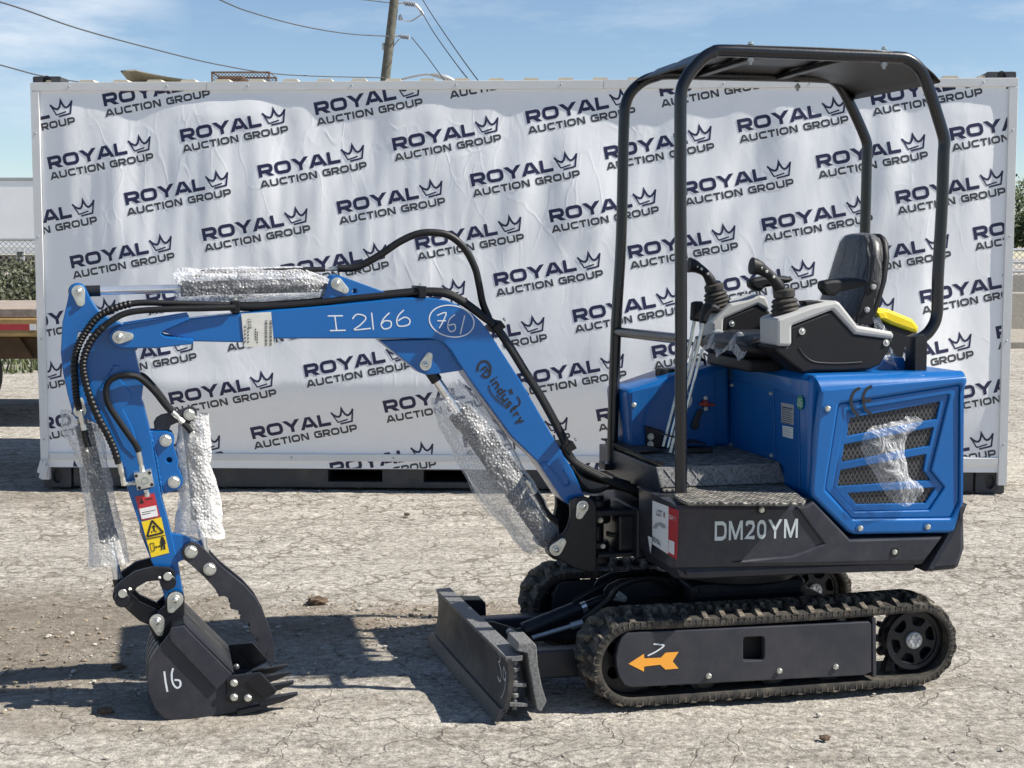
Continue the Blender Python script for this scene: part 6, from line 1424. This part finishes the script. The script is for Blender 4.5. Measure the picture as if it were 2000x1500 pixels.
gr2 = ST(400, 810, 396, 715, 470, 640, 530, 582, 640, 556, 730, 520, 770, 532, 795, 580, 800, 620, 780, 625, 715, 590, 480, 690, 475, 800, 465, 812, 410, 824)
blk2 = ST(470, 690, 715, 592, 790, 622, 900, 760, 900, 900, 800, 960, 520, 985, 440, 930, 365, 850, 365, 822, 470, 812)
fc = console(.225, .37, gr2, blk2, 'side_console'); SW(Q(ST, 533, 722), .23, .007, fc)
def stick(bz, path, w, par):
    m_ = MB(); b0, b1 = U(*bz[0], w), U(*bz[1], w); R_s = []; P_s = []
    n = 10
    for i in range(n): f = i / (n - 1); P_s.append(b0.lerp(b1, f * .68)); R_s.append((.056 - .012 * f) * (1 if i % 2 == 0 else .86))
    P_s += [b0.lerp(b1, .7), b0.lerp(b1, .74), b0.lerp(b1, .95), b0.lerp(b1, 1)]; R_s += [.030, .037, .037, .03]
    m_.tubeR(P_s, R_s, 24); b = m_.build('rubber_boot', 'rubber', par, ang=20)
    m_ = MB(); P = [U(x, y, w) for x, y in path]; P = spline(P, 5); n = len(P)
    def rf(t, i): return .0145 + .003 * sin(t * 9) * .4 + (.0105 * max(0, (t - .72) / .28) if t < .93 else .012 * max(0, 1 - (t - .93) / .07) ** .5 + .0)
    m_.tube(P, 1, 16, lambda t, i: .0125 if t < .05 else (.0185 + .002 * sin(t * 12) + .013 * max(0, (t - .62) / .31)) if t < .93 else .0315 * sqrt(max(.05, 1 - ((t - .93) / .075) ** 2))); j = m_.build('joystick', 'plas', par, ang=60)
    for f in (.35, .55, .72): p = P[int(f * n)]; s = screw(Vector((p.x, w - .0185 - .004 * f, p.z)), .003, j if False else par)
stick((Q(ST, 912, 690), Q(ST, 895, 480)), ST(882, 500, 845, 440, 800, 385, 750, 350, 705, 325, 665, 318), -.325, nc)
stick((Q(ST, 440, 620), Q(ST, 405, 445)), ST(398, 465, 378, 410, 345, 365, 300, 335, 262, 318, 228, 312), .3, fc)
m_ = MB(); addP(m_, ST(1045, 565, 1130, 560, 1215, 575, 1150, 592, 1060, 600), -.36, -.3, .003); m_.build('switch_cover', 'plas', nc)
# travel levers
for k, (hp, path, w) in enumerate(((ST(262, 575, 290, 566, 335, 566, 346, 590, 335, 640, 318, 712, 255, 700), [(1357, 620), (1350, 660), (1296, 872)], .06), (ST(345, 590, 370, 580, 420, 585, 455, 605, 462, 632, 440, 650, 395, 650, 362, 726, 315, 715), [(1375, 625), (1362, 680), (1310, 884)], -.03))):
    m_ = MB(); addP(m_, hp, w - .016, w + .016, .01, .008); lv = m_.build('travel_lever', 'plas', EXC); m_ = MB(); m_.tube([U(x, y, w) for x, y in path], .0065, 10); m_.build('lever_rod', 'zinc', lv)
    m_ = MB(); m_.tube([U(x + 9, y + 2, w - .02) for x, y in path[1:]], .005, 8); m_.build('lever_rod', 'zinc', lv)
m_ = MB(); c = U(*Q(FL, 620, 585), .05); m_.ring(c + Vector((0, -.03, 0)), (0, 1, 0), .028, .034, .004); m_.build('tie_ring', 'gplas', EXC)
m_ = MB(); a = U(*Q(FL, 500, 870), .0); b = U(*Q(FL, 590, 890), -.0); m_.tube([a + Vector((0, -.05, 0)), b + Vector((0, -.05, 0)), b + Vector((0, .08, 0)), a + Vector((0, .08, 0)), a + Vector((0, -.05, 0))], .003, 6); m_.build('cable_tie', 'plas', EXC)
m_ = MB(); m_.box((-.05, .02, zf), (.06, .1, zf + .02), .004); m_.plate([l2(FL(690, 930, 835, 940, 830, 950, 700, 945), .0)], .12, .002, lambda x, z, d: Vector((x, d, z))); m_.build('foot_pedal', 'dark', EXC)
# ================================================================== THINGS LYING ON THE MACHINE
def mpt(v): return MO + EX * v.x + EY * v.y + Vector((0, 0, v.z))
def thing_on(name, v, lab, cat, group=None):
    e = empty(name, mpt(v), YAW); tag(e, lab, cat, group); return e
def bld(mb, name, m, e, org, ang=35):
    mb.v = [tuple(Vector(p) - org) for p in mb.v]; return mb.build(name, m, e, ang=ang)
# tool box
w = -.12; lidp = ST(1528, 625, 1560, 610, 1635, 622, 1800, 690, 1842, 742, 1836, 786, 1800, 782, 1650, 730, 1570, 690, 1530, 655)
org = U(*Q(ST, 1660, 990), w); tbx = thing_on('tool_box', org, 'black plastic tool box with bright yellow lid tucked behind the seat', 'tool box')
m_ = MB(); addP(m_, ST(1532, 650, 1570, 692, 1650, 732, 1830, 788, 1838, 800, 1810, 850, 1760, 850, 1722, 985, 1610, 985, 1545, 860), w, w + .3, .008); bld(m_, 'box_body', 'plas', tbx, org)
m_ = MB(); addP(m_, lidp, w - .008, w + .308, .012); addP(m_, ST(1600, 640, 1640, 626, 1780, 684, 1795, 720, 1750, 720), w + .05, w + .25, .01); addP(m_, ST(1545, 640, 1600, 640, 1620, 690, 1570, 690), w - .014, w, .004); bld(m_, 'lid', 'lid', tbx, org)
# crumpled plastic below the tool box
def crumple(rows, cols, fn, amp, seed):
    vs = []
    for i in range(rows + 1):
        for j in range(cols + 1):
            p = fn(i / rows, j / cols); q = p * 16 + Vector((seed, 0, 0)); vs.append(p + Vector((noise.noise(q), noise.noise(q + Vector((9, 2, 1))), noise.noise(q + Vector((3, 7, 5))))) * amp + Vector((noise.noise(q * 2.7), noise.noise(q * 2.7 + Vector((4, 4, 4))), noise.noise(q * 2.7 + Vector((8, 1, 2))))) * amp * .45)
    return vs, [(i * (cols + 1) + j, i * (cols + 1) + j + 1, (i + 1) * (cols + 1) + j + 1, (i + 1) * (cols + 1) + j) for i in range(rows) for j in range(cols)]
org = U(1720, 712, -.33); e = thing_on('plastic_scrap', org, 'clear plastic scrap hanging between seat console and tool box', 'plastic scrap')
A_, B_, C_, D_ = U(*Q(ST, 1525, 665), -.2), U(*Q(ST, 1570, 690), -.2), U(*Q(ST, 1600, 975), -.36), U(*Q(ST, 1725, 1025), -.36)
m_ = MB(); v_, f_ = crumple(26, 12, lambda a, b: A_.lerp(B_, b).lerp(C_.lerp(D_, b), a) + Vector((0, .02 * sin(b * 9), 0)), .014, 3); m_.add(v_, f_); bld(m_, 'crumpled_sheet', 'film', e, org, 60)
# film on the grille
org = U(1760, 900, -.51); e = thing_on('plastic_film', org, 'torn shiny clear plastic film stuck over the blue engine grille', 'plastic film')
fl1 = [(1705, 832, 1790, 812), (1688, 850, 1805, 822), (1684, 880, 1770, 850), (1690, 905, 1768, 890), (1710, 930, 1772, 925), (1728, 960, 1800, 952), (1745, 980, 1803, 962), (1770, 988, 1792, 985)]
def fmap(a, b):
    x = a * (len(fl1) - 1); i = min(len(fl1) - 2, int(x)); t = x - i; r0, r1 = fl1[i], fl1[i + 1]; q = [r0[k] + (r1[k] - r0[k]) * t for k in range(4)]
    return U(q[0] + (q[2] - q[0]) * b, q[1] + (q[3] - q[1]) * b, -.513 - .035 * sin(pi * b) * sin(pi * min(1, a * 1.1)))
m_ = MB(); v_, f_ = crumple(70, 36, fmap, .012, 11); m_.add(v_, f_); bld(m_, 'film_sheet', 'film', e, org, 70)
# seat cover
org = Vector((ba.x, 0, ba.z)); e = thing_on('seat_cover', org, 'wrinkled clear plastic cover pulled over the black seat back', 'seat cover')
def smap(a, b):
    i = a * (len(prof_b) - 1); k = min(len(prof_b) - 2, int(i)); t = i - k; f, hw, ht = [prof_b[k][m] + (prof_b[k + 1][m] - prof_b[k][m]) * t for m in range(3)]
    c = ba.lerp(bb_, f); c.x += .0175 * sin(pi * f); th = 2 * pi * b; p = sring(c, hw + .012, ht + .014, -.22, 1); n = Vector((0, 1, 0)); dx = Vector((cos(-.22), 0, sin(-.22)))
    ee = 3.2; aa = abs(cos(th)) ** (2 / ee) * (1 if cos(th) > 0 else -1); b2 = abs(sin(th)) ** (2 / ee) * (1 if sin(th) > 0 else -1)
    wr = .006 * noise.noise(Vector((b * 22, a * 3, 1))) + .004 * noise.noise(Vector((b * 50 + a * 4, a * 7, 4)))
    fl_r = 1 + .25 * max(0, .35 - a)
    return c + n * (aa * ((hw + .004) * fl_r + wr)) + dx * (b2 * (ht + .006 + wr))
m_ = MB(); v_, f_ = crumple(40, 90, smap, .0015, 5); m_.add(v_, f_); bld(m_, 'film_sheet', 'seatfilm', e, org, 70)
org = Vector((.1, 0, zc)); e = thing_on('cushion_film', org, 'ragged clear plastic film round the front edge of the seat cushion', 'plastic film')
def cmap(a, b): return Vector((.08 + .05 * b * (1 - .3 * sin(a * 9)), -.2 + .4 * a, zc - .075 + .065 * sin(b * 1.6) - .015 * sin(a * 14)))
m_ = MB(); v_, f_ = crumple(50, 12, cmap, .012, 8); m_.add(v_, f_); bld(m_, 'film_sheet', 'film', e, org, 70)
# bubble wrap round the cylinders
def wrap(spec, w, lab, fl=.75, seed=0, mt='bubble'):
    """spec: (px, py, half width px, turn) along the wrap"""
    org = U(spec[0][0], spec[0][1], w); e = thing_on('bubble_wrap', org, lab, 'bubble wrap', 'bubble wrap on the hydraulic cylinders')
    S_ = []
    for i in range(len(spec) - 1):
        for k in range(8): t = k / 8; S_.append([spec[i][m] + (spec[i + 1][m] - spec[i][m]) * t for m in range(3)])
    S_.append(list(spec[-1])); n = 56; rings = []
    for i, (x, y, h) in enumerate(S_):
        c = U(x, y, w); a = S_[max(0, i - 1)]; b = S_[min(len(S_) - 1, i + 1)]; d = (U(b[0], b[1], w) - U(a[0], a[1], w)).normalized(); pr_ = Vector((-d.z, 0, d.x)); hm = (U(x + h, y, w) - c).length; r = []
        for j in range(n):
            t = 2 * pi * j / n; f = i / len(S_)
            q = Vector((cos(t) * 1.1, sin(t) * 1.1, f * 3 + seed)); k = 1 + .22 * noise.noise(q * 1.7) + .10 * noise.noise(Vector((cos(t) * 3, sin(t) * 3, f * 11 + seed))) + .05 * noise.noise(Vector((cos(t) * 7, sin(t) * 7, f * 22 + seed)))
            sl = d * (.02 * noise.noise(q * 2 + Vector((5, 5, 5)))) * (1 if i in (0, len(S_) - 1) else 0)
            r.append(c + pr_ * (cos(t) * hm * k) + Vector((0, sin(t) * hm * k * fl, 0)) + sl)
        rings.append(r)
    m_ = MB(); m_.loft(rings, False)
    ov = len(rings[0]); sp2 = [[p + (p - U(*S_[i][:2], w)) * (.12 + .1 * noise.noise(Vector((j * .3, i * .2, seed)))) for j, p in enumerate(r[8:26])] for i, r in enumerate(rings)]
    m_.loft(sp2, False, close=False)
    bld(m_, 'wrap_sheet', mt, e, org, 70)
wrap([(342, 559, 31), (365, 559, 32), (420, 558, 34), (500, 556, 34), (580, 554, 33), (615, 560, 27), (640, 566, 20)], 0, 'bubble wrap sleeve round the horizontal cylinder on top of the boom', .8, 1)
wrap([(150, 800, 30), (158, 835, 38), (172, 870, 30), (184, 910, 26), (194, 970, 30), (203, 1030, 32), (213, 1103, 40)], 0, 'longest bubble wrap tube hanging round the cylinder left of the arm', .7, 4, 'bubble')
wrap([(388, 806, 20), (382, 830, 30), (378, 870, 36), (378, 910, 33), (388, 965, 38), (391, 1005, 45), (393, 1048, 48)], 0, 'crumpled white bubble wrap round the cylinder right of the arm', .8, 7, 'frost')
wrap([(868, 768, 34), (895, 802, 44), (940, 870, 50), (985, 945, 50), (1025, 1005, 46), (1055, 1050, 38), (1066, 1068, 30)], 0, 'bubble wrap round the slanted boom cylinder above the dozer blade', .75, 9)
